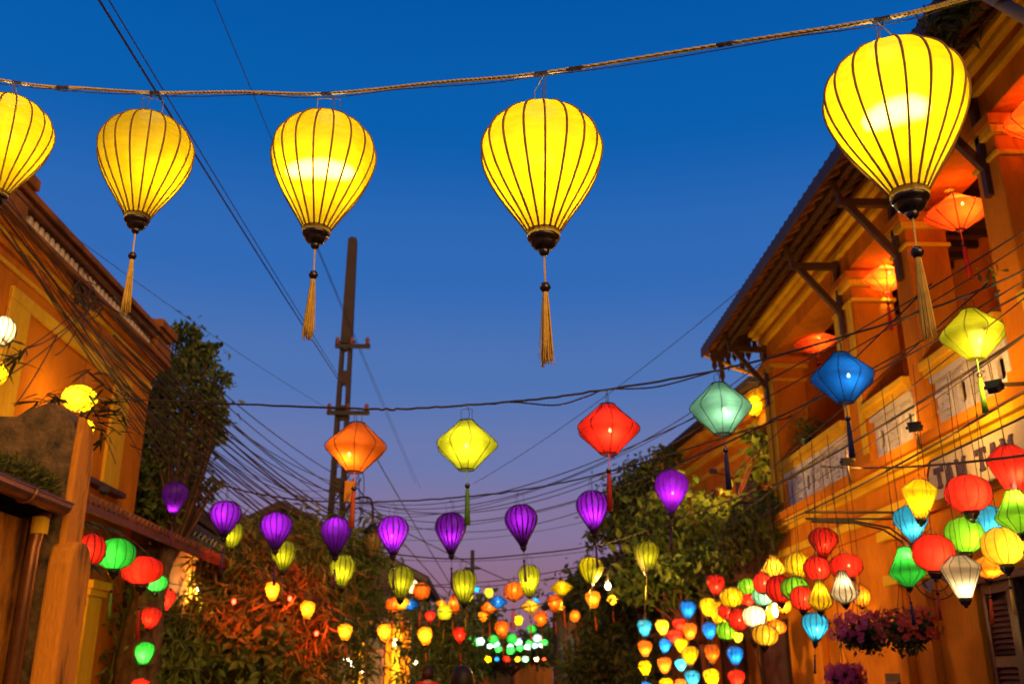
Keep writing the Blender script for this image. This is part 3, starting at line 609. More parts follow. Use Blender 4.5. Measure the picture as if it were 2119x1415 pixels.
for z, l0, l1 in ((7.83, -.20, .50), (6.45, -.28, .55)):
    a = MB().ab((PX + l0, PY - .20, z - .04), (PX + l1, PY - .13, z + .04)).build('crossarm', IRON, H4)
    MB().ab((PX + l0, PY - .19, z + .07), (PX + .2, PY - .14, z + .11)).build('crossarm_strap', IRON, a)
    for x in (l1 - .06, l0 + .04, .12): MB().lathe([(.02, .04), (.045, .06), (.03, .1), (.05, .13), (.03, .18), (.001, .2)], (PX + x, PY - .165, z), 10).build('insulator', REDWOOD, a, smooth=True)
MB().ab((PX + .16, PY - .24, 4.7), (PX + .36, PY - .10, 5.1)).build('junction_box', OCHRE2, H4, bevel=.01)
MB().ab((PX - .12, PY - .125, 1.52), (PX + .10, PY - .112, 1.64)).build('number_plate', WHITE, H4)
fp = atY(978, 1138, 36.0); t = root('utility_pole', 'thin far pole poking above the street gap', 'pole', (fp.x, fp.y, 0))
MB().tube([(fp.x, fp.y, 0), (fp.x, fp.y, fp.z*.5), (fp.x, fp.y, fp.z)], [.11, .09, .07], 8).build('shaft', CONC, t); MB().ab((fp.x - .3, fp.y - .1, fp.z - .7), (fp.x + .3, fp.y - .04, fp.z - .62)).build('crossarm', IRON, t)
# street lamp on the pole
ls = atY(770, 1120, 18.1)
H5 = root('street_lamp', 'unlit urn-shaped street lamp on a curled arm beside the pole', 'street lamp', (ls.x, ls.y, ls.z - .3))
MB().tube(spline([(PX + .15, PY, ls.z + .55), (PX + .35, PY - .1, ls.z + .82), (ls.x - .06, ls.y, ls.z + .78), (ls.x, ls.y, ls.z + .35)], 8), .022, 7).build('arm', IRON, H5, smooth=True)
MB().lathe([(.001, .36), (.05, .34), (.16, .20), (.17, .16), (.10, .15)], ls, 14).build('hood', IRON, H5, smooth=True)
MB().lathe([(.12, .15), (.16, .05), (.15, -.08), (.09, -.22), (.05, -.26)], ls, 14).build('glass', paint('amber_glass', (.26, .15, .03), rough=.15, stain=.2, bump=0), H5, smooth=True)
MB().lathe([(.05, -.25), (.06, -.28), (.02, -.36), (.001, -.37)], ls, 10).build('finial', IRON, H5, smooth=True)
for k in range(6):
    a = k * math.pi / 3; MB().tube([(ls.x + r*math.cos(a), ls.y + r*math.sin(a), ls.z + z) for r, z in ((.165, .16), (.168, .05), (.155, -.08), (.095, -.22))], .008, 4).build('cage_bar', IRON, H5)

# ------------------------------------------------------------------ houses farther along
def farhouse(label, x0, x1, y0, y1, eave, ridge, wall, roofm, ridge_along='y', openings=(), name='row_house'):
    h = root(name, label, 'building', ((x0+x1)/2, (y0+y1)/2, 0))
    boxpart('wall', wall, h, (x0, y0, 0), (x1, y1, eave), .02)
    xm, ym = (x0+x1)/2, (y0+y1)/2; o = .35
    if ridge_along == 'y':
        poly = [(x0 - o, eave - .12), (xm, ridge), (x1 + o, eave - .12), (x1 + o, eave - .02), (xm, ridge + .12), (x0 - o, eave - .02)]
        MB().prism([(x0, eave), (x1, eave), (xm, ridge - .02)], lambda a, b, d: (a, d, b), y0, y0 + .2).build('gable', wall, h, fix=True)
        rf = MB().prism(poly, lambda a, b, d: (a, d, b), y0 - .3, y1 + .3).build('roof', roofm, h, fix=True)
        nrow = int((y1 - y0 + .6) / .26)
        for k in range(min(nrow, 40)):
            y = y0 - .25 + k * .26
            for xe in (x0 - o - .03, x1 + o + .03): MB().tube([(xe, y, eave - .02), (xm, y, ridge + .14)], .07, 5).build('roof_tile', roofm, rf)
    else:
        poly = [(y0 - o, eave - .12), (ym, ridge), (y1 + o, eave - .12), (y1 + o, eave - .02), (ym, ridge + .12), (y0 - o, eave - .02)]
        rf = MB().prism(poly, lambda a, b, d: (d, a, b), x0 - .3, x1 + .3).build('roof', roofm, h, fix=True)
        nrow = int((x1 - x0 + .6) / .26)
        for k in range(min(nrow, 40)):
            x = x0 - .25 + k * .26; MB().tube([(x, y0 - o - .03, eave - .02), (x, ym, ridge + .14)], .07, 5).build('roof_tile', roofm, rf)
    for (kind, face, a0, a1, z0, z1, mt) in openings:
        if face == 'front': w_ = boxpart(kind, mt, h, (a0, y0 - .03, z0), (a1, y0 - .002, z1)); fr_ = [((a0-.07, y0-.06, z0), (a0, y0-.002, z1+.07)), ((a1, y0-.06, z0), (a1+.07, y0-.002, z1+.07)), ((a0, y0-.06, z1), (a1, y0-.002, z1+.07))]
        elif face == 'right': w_ = boxpart(kind, mt, h, (x1 + .002, a0, z0), (x1 + .03, a1, z1)); fr_ = [((x1+.002, a0-.07, z0), (x1+.06, a0, z1+.07)), ((x1+.002, a1, z0), (x1+.06, a1+.07, z1+.07)), ((x1+.002, a0, z1), (x1+.06, a1, z1+.07))]
        else: w_ = boxpart(kind, mt, h, (x0 - .03, a0, z0), (x0 - .002, a1, z1)); fr_ = [((x0-.06, a0-.07, z0), (x0-.002, a0, z1+.07)), ((x0-.06, a1, z0), (x0-.002, a1+.07, z1+.07)), ((x0-.06, a0, z1), (x0-.002, a1, z1+.07))]
        for a, b in fr_: boxpart('frame', REDWOOD, w_, a, b)
    return h
farhouse('dark tiled house roof behind the leafy climber', -9.5, -5.2, 15.2, 19.5, 3.85, 5.2, BROWNP, TILED, openings=[('door', 'right', 16, 17, 0, 2.3, WOOD)])
farhouse('small dark gabled roof beyond the bamboo', -8.4, -4.9, 20.5, 25.0, 3.9, 5.1, BROWNP, TILED, openings=[('door', 'right', 21.5, 22.5, 0, 2.3, WOOD)])
HC = farhouse('long tiled house with a lit orange shopfront beyond the pole', -9.4, -1.9, 27.0, 36.0, 4.1, 6.0, TILED, TILED,
         openings=[('door', 'front', -4.1, -3.55, 0, 2.35, WOOD), ('window', 'front', -3.1, -2.7, .9, 2.2, WOOD), ('door', 'front', -6.3, -5.5, 0, 2.4, WOOD)])
boxpart('shop_wall', OCHRE, HC, (-9.2, 26.93, 0), (-4.2, 26.995, 2.88), .01); boxpart('shop_wall', OCHRE, HC, (-3.45, 26.93, 0), (-3.2, 26.995, 2.88), .01); boxpart('shop_wall', OCHRE, HC, (-2.6, 26.93, 0), (-1.95, 26.995, 2.88), .01)
for x in (-4.5, -3.3, -2.3): boxpart('pilaster', GOLD, HC, (x - .12, 26.85, 0), (x + .12, 26.925, 3.4), .01)
boxpart('shop_awning', REDWOOD, HC, (-4.9, 26.0, 2.9), (-1.9, 26.99, 2.98), .01)
farhouse('pale distant house closing the left of the street', -6.5, -1.4, 38.0, 46.0, 3.0, 4.6, CREAM, TILED, openings=[('door', 'front', -3.2, -2.3, 0, 2.1, WOOD), ('door', 'right', 39.5, 40.7, 0, 2.2, WOOD)])
farhouse('dark shuttered house with a deep doorway on the right side', 2.3, 8.0, 24.0, 33.0, 3.7, 5.2, BROWNP, TILED, openings=[('door', 'left', 24.8, 26.6, 0, 2.5, WOOD), ('window', 'left', 28, 29.5, .9, 2.3, WOOD)])
farhouse('low dark house closing the end of the street', -1.2, 3.6, 52.0, 58.0, 2.5, 3.4, BROWNP, TILED, 'x', openings=[('door', 'front', .4, 1.6, 0, 2.0, WOOD)])
# neighbour on the right with the lit yellow cornice
H6 = root('cornice_house', 'yellow house with a bright lit cornice behind the right trees', 'building', (6, 17, 0))
FL = lambda a, b, d: (4.45 + d - (a - 13.9) * .085, a, b)
MB().prism([(13.9, 0), (20.2, 0), (20.2, 5.3), (13.9, 5.3)], FL, 0, 4.0).build('wall', OCHRE, H6, fix=True)
for d, z0, z1, mt in ((-.05, 5.05, 5.14, GOLD), (-.10, 5.3, 5.45, GOLD), (-.2, 5.45, 5.62, OCHRE), (-.32, 5.62, 5.78, GOLD)):
    MB().prism([(13.85, z0), (20.25, z0), (20.25, z1), (13.85, z1)], FL, d, 3.9).build('cornice', mt, H6, fix=True, bevel=.01)
MB().prism([(13.7, 5.78), (20.4, 5.78), (20.4, 5.86), (13.7, 5.86)], FL, -.5, 4.2).build('roof', TILED, H6, fix=True)
for y0, y1, z0, z1 in ((14.4, 15.3, 0, 2.3), (16.2, 17.2, 0, 2.3), (18.0, 19.0, 0, 2.3), (15.0, 15.8, 3.4, 4.7), (17.2, 18.0, 3.4, 4.7)):
    d = MB().prism([(y0, z0), (y1, z0), (y1, z1), (y0, z1)], FL, -.03, -.003).build('shutter', REDWOOD, H6, fix=True)
    for yy0, yy1 in ((y0 - .08, y0), (y1, y1 + .08)): MB().prism([(yy0, z0), (yy1, z0), (yy1, z1 + .08), (yy0, z1 + .08)], FL, -.06, -.003).build('frame', WOOD, d, fix=True)
# its iron balcony rail in the leaves
H7 = root('iron_balcony', 'rusty iron balcony rail half hidden in the right trees', 'balcony', (3.9, 14.6, 2.6))
boxpart('deck', REDWOOD, H7, (3.55, 13.4, 2.86), (4.4, 16.4, 2.94), .008)
MB().tube([(3.58, 13.4, 3.9), (3.58, 16.4, 3.9)], .02, 6).build('hand_rail', IRON, H7); MB().tube([(3.58, 13.4, 3.02), (3.58, 16.4, 3.02)], .014, 6).build('bottom_rail', IRON, H7)
b0 = MB().tube([(3.58, 13.45, 2.94), (3.58, 13.45, 3.9)], .010, 5).build('baluster', IRON, H7); copies(b0, [(0, .125*k, 0) for k in range(1, 24)], H7)
MB().tube([(3.58, 13.4, 3.9), (4.4, 13.4, 3.9)], .02, 6).build('hand_rail', IRON, H7)
for k in range(5): MB().tube([(3.7 + .15*k, 13.4, 2.94), (3.7 + .15*k, 13.4, 3.9)], .010, 5).build('baluster', IRON, H7)

# ================================================================== LANTERNS
# front row on the tan rope
GF = 'big yellow lanterns on the rope'
hk = []
FRONT = [('big yellow ribbed lantern cut off by the left edge of the photo', 13, 196, 388, 203, 3.97, 7.5, .0, .55, 172, None),
         ('dimmer big yellow lantern hanging before the brown parapet', 301, 228, 436, 203, 3.93, 5.2, .25, .42, 192, None),
         ('big yellow lantern with a white-hot band, left of the pole top', 665, 226, 461, 217, 3.65, 6.5, .0, .46, 194, (.55, .50, 0, .4)),
         ('big evenly glowing yellow lantern at the centre of the rope', 1123, 205, 465, 251, 3.13, 10, .0, .50, 152, None),
         ('largest yellow lantern in front of the right eaves', 1855, 75, 381, 306, 2.49, 8.5, -.12, .47, 40, (.60, .36, .12, .3))]
for lb_, cx, tp, bt, ww, Y, P, by, bz, hp, tb in FRONT:
    hk.append(lantern(lb_, 'balloon', 'yellow', cx, tp, bt, ww, Y, P, 'gold', n=18, hp=hp, group=GF, by=by, bz=bz, lit=(1, .86, .62), tube=tb, bulb=False))
ends = [atY(-260, 120, 4.3)] + hk + [atY(2010, -6, 2.25), atY(2240, -70, 1.95)]
# fill a few in-between points so the rope follows the photo
rp = spline([ends[0], hk[0], atY(170, 183, 3.97), hk[1], atY(500, 191, 3.8), hk[2], atY(900, 172, 3.37), hk[3], atY(1500, 92, 2.8), hk[4], ends[-2], ends[-1]], 14)
RP = root('hanging_rope', 'twisted tan rope with wires carrying the five big yellow lanterns', 'rope', rp[0])
m = MB()
for st in (0, 1):
    q = []
    fine = spline(rp, 5)
    for i, p in enumerate(fine):
        a = i * .95 + st * math.pi; q.append(p + Vector((0, math.cos(a), math.sin(a))) * .0030)
    m.tube(q, .0056, 6)
m.build('strand', ROPEM, RP, smooth=True)
q = []
for i, p in enumerate(rp): q.append(p + Vector((0, .008, -.006 - .010*abs(math.sin(i*.16)))))
MB().tube(q, .0022, 5).build('flex', CABLE, RP, smooth=True)
q = [p + Vector((0, -.006, -.004 - .022*max(0, math.sin(i*.33)) * (1 if i < 60 else .1))) for i, p in enumerate(rp)]
MB().tube(q, .0018, 5).build('flex', CABLE, RP, smooth=True)
for h in hk + [atY(1180, 143, 3.08), atY(130, 180, 3.97), atY(1505, 88, 2.79)]:
    i = min(range(len(rp)), key=lambda k: (rp[k] - h).length); d_ = (rp[min(i+1, len(rp)-1)] - rp[max(i-1, 0)]).normalized()
    MB().tube([rp[i] - d_*.035, rp[i] - d_*.02, rp[i], rp[i] + d_*.022, rp[i] + d_*.034], [.006, .0095, .0085, .0095, .006], 7).build('tape_knot', CABLE, RP)

# diamond row
GD = 'diamond lanterns on the middle cable'
hk = []
for col, cx, tp, bt, ww, Y, P, ts, hp, bz, by in (('orange', 736, 872, 980, 129, 6.80, 3.2, 'orange', 846, .30, -.15), ('lime', 966, 867, 975, 127, 6.85, 4.0, 'green', 838, .42, 0), ('red', 1258, 833, 943, 131, 6.60, 5.5, 'red', 806, .40, 0),
                                      ('teal', 1492, 790, 902, 131, 6.45, 2.8, 'navy', 766, .40, 0), ('blue', 1744, 727, 837, 137, 6.15, 1.9, 'navy', 700, .45, 0), ('lime', 2013, 636, 748, 142, 5.85, 4.0, 'green', 612, .30, 0)):
    nm = {'orange': 'orange diamond lantern before the utility pole', 'red': 'red diamond lantern with a red tassel above the purple row', 'teal': 'pale teal diamond lantern below the far roof corner', 'blue': 'deep blue diamond lantern before the balcony pillars'}.get(col)
    if col == 'lime': nm = 'lime yellow diamond lantern alone against open sky' if cx < 1000 else 'lime green diamond lantern before the white balustrade near the right edge'
    hk.append(lantern(nm, 'diamond', col, cx, tp, bt, ww, Y, P, ts, n=9, hp=hp, group=GD, bz=bz, by=by, lit=(1, .85, .60)))
cable('black cable carrying the diamond lanterns across the street', [atX(150, 822, -4.9), atY(500, 836, 7.6), hk[0], atY(840, 846, 6.84), hk[1], atY(1110, 826, 6.7), hk[2], hk[3], hk[4], hk[5], atX(2200, 520, 3.6)], .0085, wob=.003)
cable('loose wire looping below the diamond lantern cable', [atY(980, 838, 6.84), atY(1060, 832, 6.8), atY(1150, 838, 6.7), atY(1215, 820, 6.62), hk[2], atY(1360, 800, 6.5), hk[3]], .006)

# purple row
GP = 'purple lanterns on one cable'
PUR = [(361, 996, 1069, 57, 12.25, 2.0, .22), (466, 1036, 1112, 67, 10.5, 3.0, .62), (573, 1059, 1138, 68, 10.4, 3.0, .62), (696, 1069, 1152, 62, 10.6, 1.6, .80), (815, 1067, 1150, 64, 10.8, 3.2, .48),
       (935, 1060, 1148, 63, 10.8, 3.0, .45), (1083, 1043, 1131, 66, 10.5, 1.8, .60), (1229, 1014, 1104, 65, 10.5, 3.2, .45), (1387, 971, 1063, 71, 9.8, 2.4, .45)]
PL = ['small purple lantern beside the leafy climber', 'purple lantern overlapping a yellow-green one at left', 'purple lantern with a dark seam over the bamboo', 'darkest purple lantern in front of the utility pole', 'purple lantern with a bright bulb just right of the pole',
      'purple lantern below the lime diamond tassel', 'purple lantern over the middle of the street', 'purple lantern touching the red tassel', 'purple lantern highest on its row by the right trees']
hk = []
for (cx, tp, bt, ww, Y, P, bz), nm in zip(PUR, PL):
    hk.append(lantern(nm, 'tear', 'purple', cx, tp, bt, ww, Y, P*1.25, 'purple', n=16, hp=tp - 30, group=GP, bz=bz, lit=(1, .8, .9), bulb=cx in (815, 1387)))
cable('black cable carrying the purple lanterns', [atX(270, 920, -4.9), hk[0]] + hk[1:] + [atX(1640, 860, 3.9)], .0095, wob=.003)

# yellow-green row behind
GG = 'yellow-green lanterns behind the purple row'
YG = [(482, 1080, 1135, 44, 1.6, 'yellow-green lantern peeking out behind a purple one'), (588, 1118, 1179, 52, 1.8, 'yellow-green lantern under the third purple lantern'), (709, 1148, 1213, 53, 1.8, 'yellow-green lantern in front of the pole'),
      (830, 1170, 1236, 54, 1.8, 'yellow-green lantern above the blue and orange cluster'), (961, 1178, 1245, 53, 1.6, 'yellow-green lantern left of the street gap'), (1096, 1168, 1233, 45, 4.2, 'yellow lantern with a white-hot base over the street gap'),
      (1221, 1152, 1206, 50, .8, 'dim olive lantern above a small orange one'), (1337, 1120, 1181, 50, 1.3, 'yellow-green lantern against the right foliage')]
hk = []
for cx, tp, bt, ww, P, nm in YG:
    hk.append(lantern(nm, 'plump', 'lime', cx, tp, bt, ww, 12.6, P, 'olive', n=14, hp=tp - 22, group=GG, bulb=False, bz=.45))
cable('thin cable carrying the yellow-green lanterns', [atX(330, 1010, -4.9)] + hk + [atX(1650, 985, 3.9)], .009)

# small orange row at left centre
GO = 'small glowing orange lanterns before the bamboo'
hk = []
for cx, tp, bt, ww, nm in ((565, 1203, 1243, 30, 'small amber lantern glowing among red-lit leaves'), (637, 1243, 1280, 31, 'small amber lantern left of the pole foot'), (714, 1290, 1325, 31, 'small amber lantern right of the pole foot'),
                       (796, 1290, 1328, 31, 'small amber lantern before the lit shopfront'), (881, 1297, 1335, 32, 'small amber lantern with a red rim and white bulb')):
    hk.append(lantern(nm, 'plump', 'amber', cx, tp, bt, ww, 14.0, 6.5, 'orange', n=10, hp=tp - 12, group=GO, lit=(1, .72, .38)))
cable('thin cable carrying the small amber lanterns', [atY(470, 1150, 14.0)] + hk + [atY(1010, 1275, 14.0)], .009)

# middle cluster over the street, several cables deep
GM = 'mixed lanterns strung across the middle distance'
MID = [('orange','oblong',815,1234,1266,34,16.5,'small orange round lantern left of the blue diamond'), ('mango','diamond',833,1231,1262,33,16.2,'mango diamond lantern under the yellow-green one'), ('blue','diamond',849,1240,1262,38,17.0,'small royal blue diamond lantern half hidden'),
 ('orange','globe',872,1204,1240,38,16.8,'round orange lantern with a red tassel'), ('white','kite',853,1198,1228,28,17.4,'white-hot pale lantern tucked behind a yellow-green one'),
 ('lime','globe',920,1250,1283,32,16.0,'round lime lantern low at centre left'), ('orange','drop',938,1228,1270,28,16.4,'tall orange lantern overlapping a lime one'), ('amber','diamond',913,1240,1258,30,17.6,'flat amber lantern behind the lime one'),
 ('red','tear',952,1297,1333,30,15.0,'dark red tapering lantern above the green post'), ('blue','diamond',986,1211,1226,18,18.5,'tiny blue lantern at the edge of a yellow-green one'), ('lime','plump',966,1228,1246,30,17.2,'pale yellow lantern behind the street-gap lantern'),
 ('orange','diamond',1013,1243,1270,40,16.5,'flat orange lantern beside the blue one over the gap'), ('blue','diamond',1030,1232,1258,40,16.0,'bright blue flat diamond lantern over the street gap'),
 ('orange','globe',1064,1203,1241,42,15.8,'round red-orange lantern with a thin red tassel'), ('mango','diamond',1062,1222,1243,44,16.8,'mango flat lantern behind the round red-orange one'), ('mango','diamond',1098,1240,1268,43,16.2,'mango flat diamond lantern with dark spots'),
 ('orange','plump',1040,1283,1321,31,15.4,'orange lantern hanging low in the middle of the gap'), ('orange','plump',1120,1263,1297,31,15.8,'orange lantern right of the street gap'), ('yellow','diamond',1163,1200,1232,50,15.2,'bright yellow flat diamond lantern by the right trees'),
 ('orange','plump',1148,1228,1267,31,15.6,'orange lantern under the bright yellow flat one'), ('amber','plump',1229,1222,1258,32,14.5,'amber lantern under the dim olive one'), ('mango','diamond',1268,1228,1252,26,15.5,'little multicoloured star lantern by the street bulb'),
 ('blue','diamond',1150,1222,1236,40,16.0,'blue flat lantern mostly hidden behind the yellow one'), ('blue','diamond',1108,1236,1250,22,17.5,'little blue lantern behind the mango one'), ('mango','drop',1160,1240,1262,18,17.0,'little mango lantern beside the right orange one'), ('orange','globe',1190,1262,1286,22,18.0,'little orange globe lantern at the tree edge'), ('amber','plump',1000,1262,1286,22,18.5,'little amber lantern left of the low orange one'),
 ('red','plump',890,1262,1288,22,18.0,'little red lantern left of the round lime one'), ('yellow','globe',1072,1272,1294,20,19.0,'little yellow globe lantern deep in the gap'), ('lime','plump',1012,1216,1238,20,18.6,'little lime lantern above the blue flat one')]
for col, kd, cx, tp, bt, ww, Y, nm in MID:
    lantern(nm, kd, col, cx, tp, bt, ww, Y, 1.5 if col != 'white' else 3, {'orange':'orange','red':'red','lime':'olive','mango':'orange','amber':'orange','blue':None,'white':None,'yellow':'orange'}[col], n=10, group=GM, hp=tp - 14, tl=1.5)
for k, (a, b, c) in enumerate((((760, 1215, 16.6), (1040, 1200, 16.4), (1300, 1150, 15.4)), ((700, 1180, 16.2), (960, 1215, 16.2), (1330, 1170, 15.6)), ((760, 1260, 15.4), (1050, 1262, 15.4), (1260, 1205, 15.0)))):
    cable(('upper', 'sagging', 'lower')[k] + ' thin wire of the mid-street lantern strings', [atY(*a), atY(*b), atY(*c)], .008, group='mid-street wires')

# far green and white bunch
GW = 'far green and white lanterns at the street end'
FAR = (('green',977,1323,20),('green',1021,1322,22),('green',1060,1321,25),('green',1095,1331,18),('green',1126,1329,16),('green',1100,1301,22),('green',1057,1345,20),('green',1032,1343,17),('green',985,1331,15),('green',934,1297,13),('green',1076,1340,17),
                    ('ice',994,1326,18),('ice',1027,1333,18),('ice',1073,1328,20),('ice',1056,1337,14),('ice',1091,1338,14),('ice',1112,1320,20),('ice',1107,1335,14),('ice',1122,1334,13),('ice',1013,1336,12))
ORD = 'first second third fourth fifth sixth seventh eighth ninth tenth eleventh'.split(); rank = {}; FB = 0
for cc in ('green', 'ice'):
    for i, q in enumerate(sorted(q[1] for q in FAR if q[0] == cc)): rank[(cc, q)] = i
for col, cx, cyy, ww in FAR:
    FB += 1
    lantern('round %s lantern, %s from the left in the far bunch' % ('green' if col == 'green' else 'icy white', ORD[rank[(col, cx)]]), 'globe', col, cx, cyy - ww*.42, cyy + ww*.42, ww, 30 + random.uniform(-1, 1), 3.0, None, n=8, group=GW, hp=cyy - ww - 4, bulb=False, lit=(1, 1, .95))
for k in range(3): cable('%s thin wire of the far green and white lanterns' % ('top', 'middle', 'bottom')[k], [atY(930, 1296 + 8*k, 30), atY(1050, 1308 + 9*k, 30), atY(1150, 1290 + 9*k, 30)], .008, group='far wires')
for col, cx, ww, nm in (('yellow',1010,16,'tiny yellow lantern under the far green bunch'), ('blue',1028,12,'tiny blue lantern under the far green bunch'), ('red',1048,16,'tiny red lantern under the far green bunch'), ('mango',1071,13,'tiny mango lantern under the far green bunch'), ('teal',1087,16,'tiny teal lantern under the far green bunch'), ('white',1110,11,'tiny white lantern under the far green bunch'), ('red',1126,9,'tiniest red lantern at the end of the far row')):
    lantern(nm, 'globe', col, cx, 1363 - ww*.42, 1363 + ww*.42, ww, 27.5, 2.2, None, n=8, group='tiny lanterns in the far row', hp=1347, bulb=False)
cable('far thin wire with the tiny coloured lanterns', [atY(960, 1343, 27.5), atY(1070, 1348, 27.5), atY(1150, 1342, 27.5)], .007)

# right: shop display clusters
GA = 'lanterns massed before the sign'
A = [('yellow','kite',1900,991,1070,76,6.9,'yellow kite-shaped lantern left of the sign','olive',4.5), ('sky','tear',1886,1046,1122,74,7.2,'blue lantern behind the yellow kite-shaped one',None,3.5), ('green','gem',1876,1131,1213,77,6.8,'green gem-shaped lantern above the red flowers','navy',4.0),
     ('red','oblong',2003,982,1055,101,6.5,'pale red round lantern covering the sign letters',None,7.0), ('grass','oblong',1993,1070,1141,86,6.6,'lime green pumpkin lantern below the pale red one',None,4.0), ('sky','plump',2040,1046,1120,84,6.8,'blue lantern wedged between green ones',None,3.5),
     ('red','oblong',1930,1105,1179,92,6.4,'red pumpkin lantern with a long red tassel','red',5.0), ('white','kite',1990,1148,1236,86,6.1,'cream white lantern with a blazing base',None,4.5), ('red','kite',2094,920,1020,98,6.1,'red diamond-cut lantern at the right edge',None,5.0),
     ('grass','gem',2104,1012,1102,98,6.0,'lime gem-shaped lantern at the right edge','green',4.2), ('mango','oblong',2076,1090,1166,96,6.1,'golden pumpkin lantern at the right edge','gold',4.6), ('amber','lotus',2042,1148,1196,96,6.5,'flat orange umbrella lantern behind the golden one','orange',4.2)]
for col, kd, cx, tp, bt, ww, Y, nm, ts, P in A:
    bz = .22 if col == 'white' else .75 if kd == 'gem' else .40
    lantern(nm, kd, col, cx, tp, bt, ww, Y, P*.68, ts, n=12 if kd != 'lotus' else 10, group=GA, bulb=(col == 'white'), cord=3.66 + random.uniform(0, .05), bz=bz)
GB = 'lanterns under the iron bracket'
B = [('red','tear',1702,1092,1156,61,8.6,'red tapering lantern topmost of the bracket group'), ('yellow','oblong',1650,1143,1192,56,9.2,'plain yellow oval lantern left of the red globe'), ('mango','gem',1600,1147,1195,52,9.9,'striped mango bell lantern at the top left of the heap'), ('red','globe',1692,1150,1201,57,8.5,'deep red globe lantern under the topmost red one'),
     ('red','oblong',1752,1145,1194,72,8.3,'wide red pumpkin lantern nearest the wall bracket'), ('white','drop',1746,1180,1246,59,8.0,'ivory pleated drop lantern'), ('grass','oblong',1645,1193,1239,60,9.1,'lime oval lantern in the middle of the heap'), ('red','oblong',1660,1212,1261,52,8.9,'red lantern behind the yellow drop one'),
     ('yellow','drop',1695,1198,1261,53,8.2,'yellow drop lantern above the blue one'), ('sky','tear',1684,1267,1331,58,8.4,'turquoise blue lantern lowest in the bracket group'), ('amber','globe',1782,1209,1256,40,8.2,'amber pot-shaped lantern beside the purple flowers'), ('red','globe',1614,1190,1246,58,9.6,'red globe lantern under the mango bell'), ('red','oblong',1581,1184,1226,42,10.0,'red lantern edge behind the mango bell')]
for col, kd, cx, tp, bt, ww, Y, nm in B: lantern(nm, kd, col, cx, tp, bt, ww, Y, 1.7, 'navy' if col == 'sky' else None, n=14, group=GB, cord=3.5 + random.uniform(0, .1), bz=.6 if kd == 'drop' else .45)
GC = 'lanterns heaped over the shop door'
C = [('red','tear',1480,1188,1236,40,12.2,'red tapering lantern apart at the left of the heap'), ('yellow','globe',1515,1214,1255,51,11.0,'bright yellow round lantern at the left of the heap'), ('grass','oblong',1547,1196,1230,44,11.2,'green oval lantern above the yellow round one'), ('teal','oblong',1579,1213,1251,47,10.4,'green and silver lantern in the heap'),
     ('red','oblong',1505,1247,1281,42,11.4,'red lantern under the bright yellow round one'), ('red','globe',1527,1258,1304,42,10.8,'deep red lantern in the heart of the heap'), ('white','globe',1560,1252,1297,51,10.2,'blazing cream lantern in the heap'), ('grass','oblong',1503,1286,1323,46,11.2,'pale green lantern low in the heap'), ('mango','oblong',1580,1291,1334,57,9.8,'golden pumpkin lantern with a starry bulb'),
     ('red','tear',1548,1228,1257,36,11.0,'dark red lantern wedged behind the green ones'), ('yellow','plump',1483,1245,1290,32,12.0,'yellow lantern edge left of the red ones'), ('orange','oblong',1606,1282,1312,42,10.0,'orange lantern beside the white shop lamp'), ('yellow','globe',1498,1252,1296,40,11.7,'yellow lantern half hidden at the left of the red ones'), ('yellow','plump',1590,1248,1290,40,10.7,'yellow lantern behind the blazing cream one'), ('mango','kite',1526,1306,1330,26,11.0,'small mango lantern under the pale green one'),
     ('amber','globe',1622,1236,1268,32,10.1,'amber lantern above the white shop lamp'), ('red','oblong',1560,1206,1236,36,11.6,'red lantern behind the two green ones')]
for col, kd, cx, tp, bt, ww, Y, nm in C: lantern(nm, kd, col, cx, tp, bt, ww, Y, 1.7 if col != 'white' else 2.4, None, n=12, group=GC, cord=3.25 + random.uniform(0, .1), bz=.45)
GS = 'small lanterns hung in vertical strings'
D = [('blue',1421,1242,1279,35,'small blue lantern topmost of the strings'), ('yellow',1464,1236,1276,34,'small white-hot yellow lantern near the heap'), ('blue',1468,1287,1322,31,'small blue lantern under the white-hot yellow one'), ('sky',1334,1281,1316,31,'small turquoise lantern heading the outermost string'), ('mango',1371,1281,1314,29,'small golden lantern heading the second string'),
     ('red',1406,1279,1305,30,'small red lantern squeezed above the bulb'), ('orange',1427,1288,1323,32,'small orange lantern right of the red pair'), ('red',1397,1303,1331,34,'small red-orange lantern with a blazing bulb'), ('blue',1375,1321,1350,25,'small oval blue lantern in the second string'), ('orange',1335,1324,1358,30,'small red and yellow lantern in the outermost string'),
     ('yellow',1410,1320,1349,30,'small yellow lantern with a white patch, upper of two'), ('yellow',1427,1336,1375,36,'small yellow lantern with a white patch, lower of two'), ('orange',1473,1332,1372,34,'small orange lantern in the fourth string'), ('blue',1520,1337,1374,36,'small blue lantern under the shop heap'), ('orange',1375,1359,1393,30,'small ribbed orange lantern in the second string'),
     ('yellow',1336,1366,1397,28,'small torn yellow lantern in the outermost string'), ('sky',1409,1363,1387,26,'small torn turquoise lantern'), ('sky',1431,1386,1420,34,'small turquoise lantern at the bottom edge'), ('yellow',1475,1383,1420,36,'small torn yellow lantern in the fourth string'), ('red',1525,1386,1422,37,'small red lantern under the blue one'), ('yellow',1378,1402,1432,30,'small yellow lantern cut by the bottom edge'),
     ('blue',1336,1410,1440,25,'small blue lantern cut by the bottom edge'), ('orange',1408,1404,1432,26,'small orange lantern cut by the bottom edge')]
for col, cx, tp, bt, ww, nm in D: lantern(nm, 'plump', col, cx, tp, bt, ww, 13.0 - (cx - 1335) * .004, 2.2, None, n=10, group=GS, bulb=False, hp=tp - 8, bz=.42)
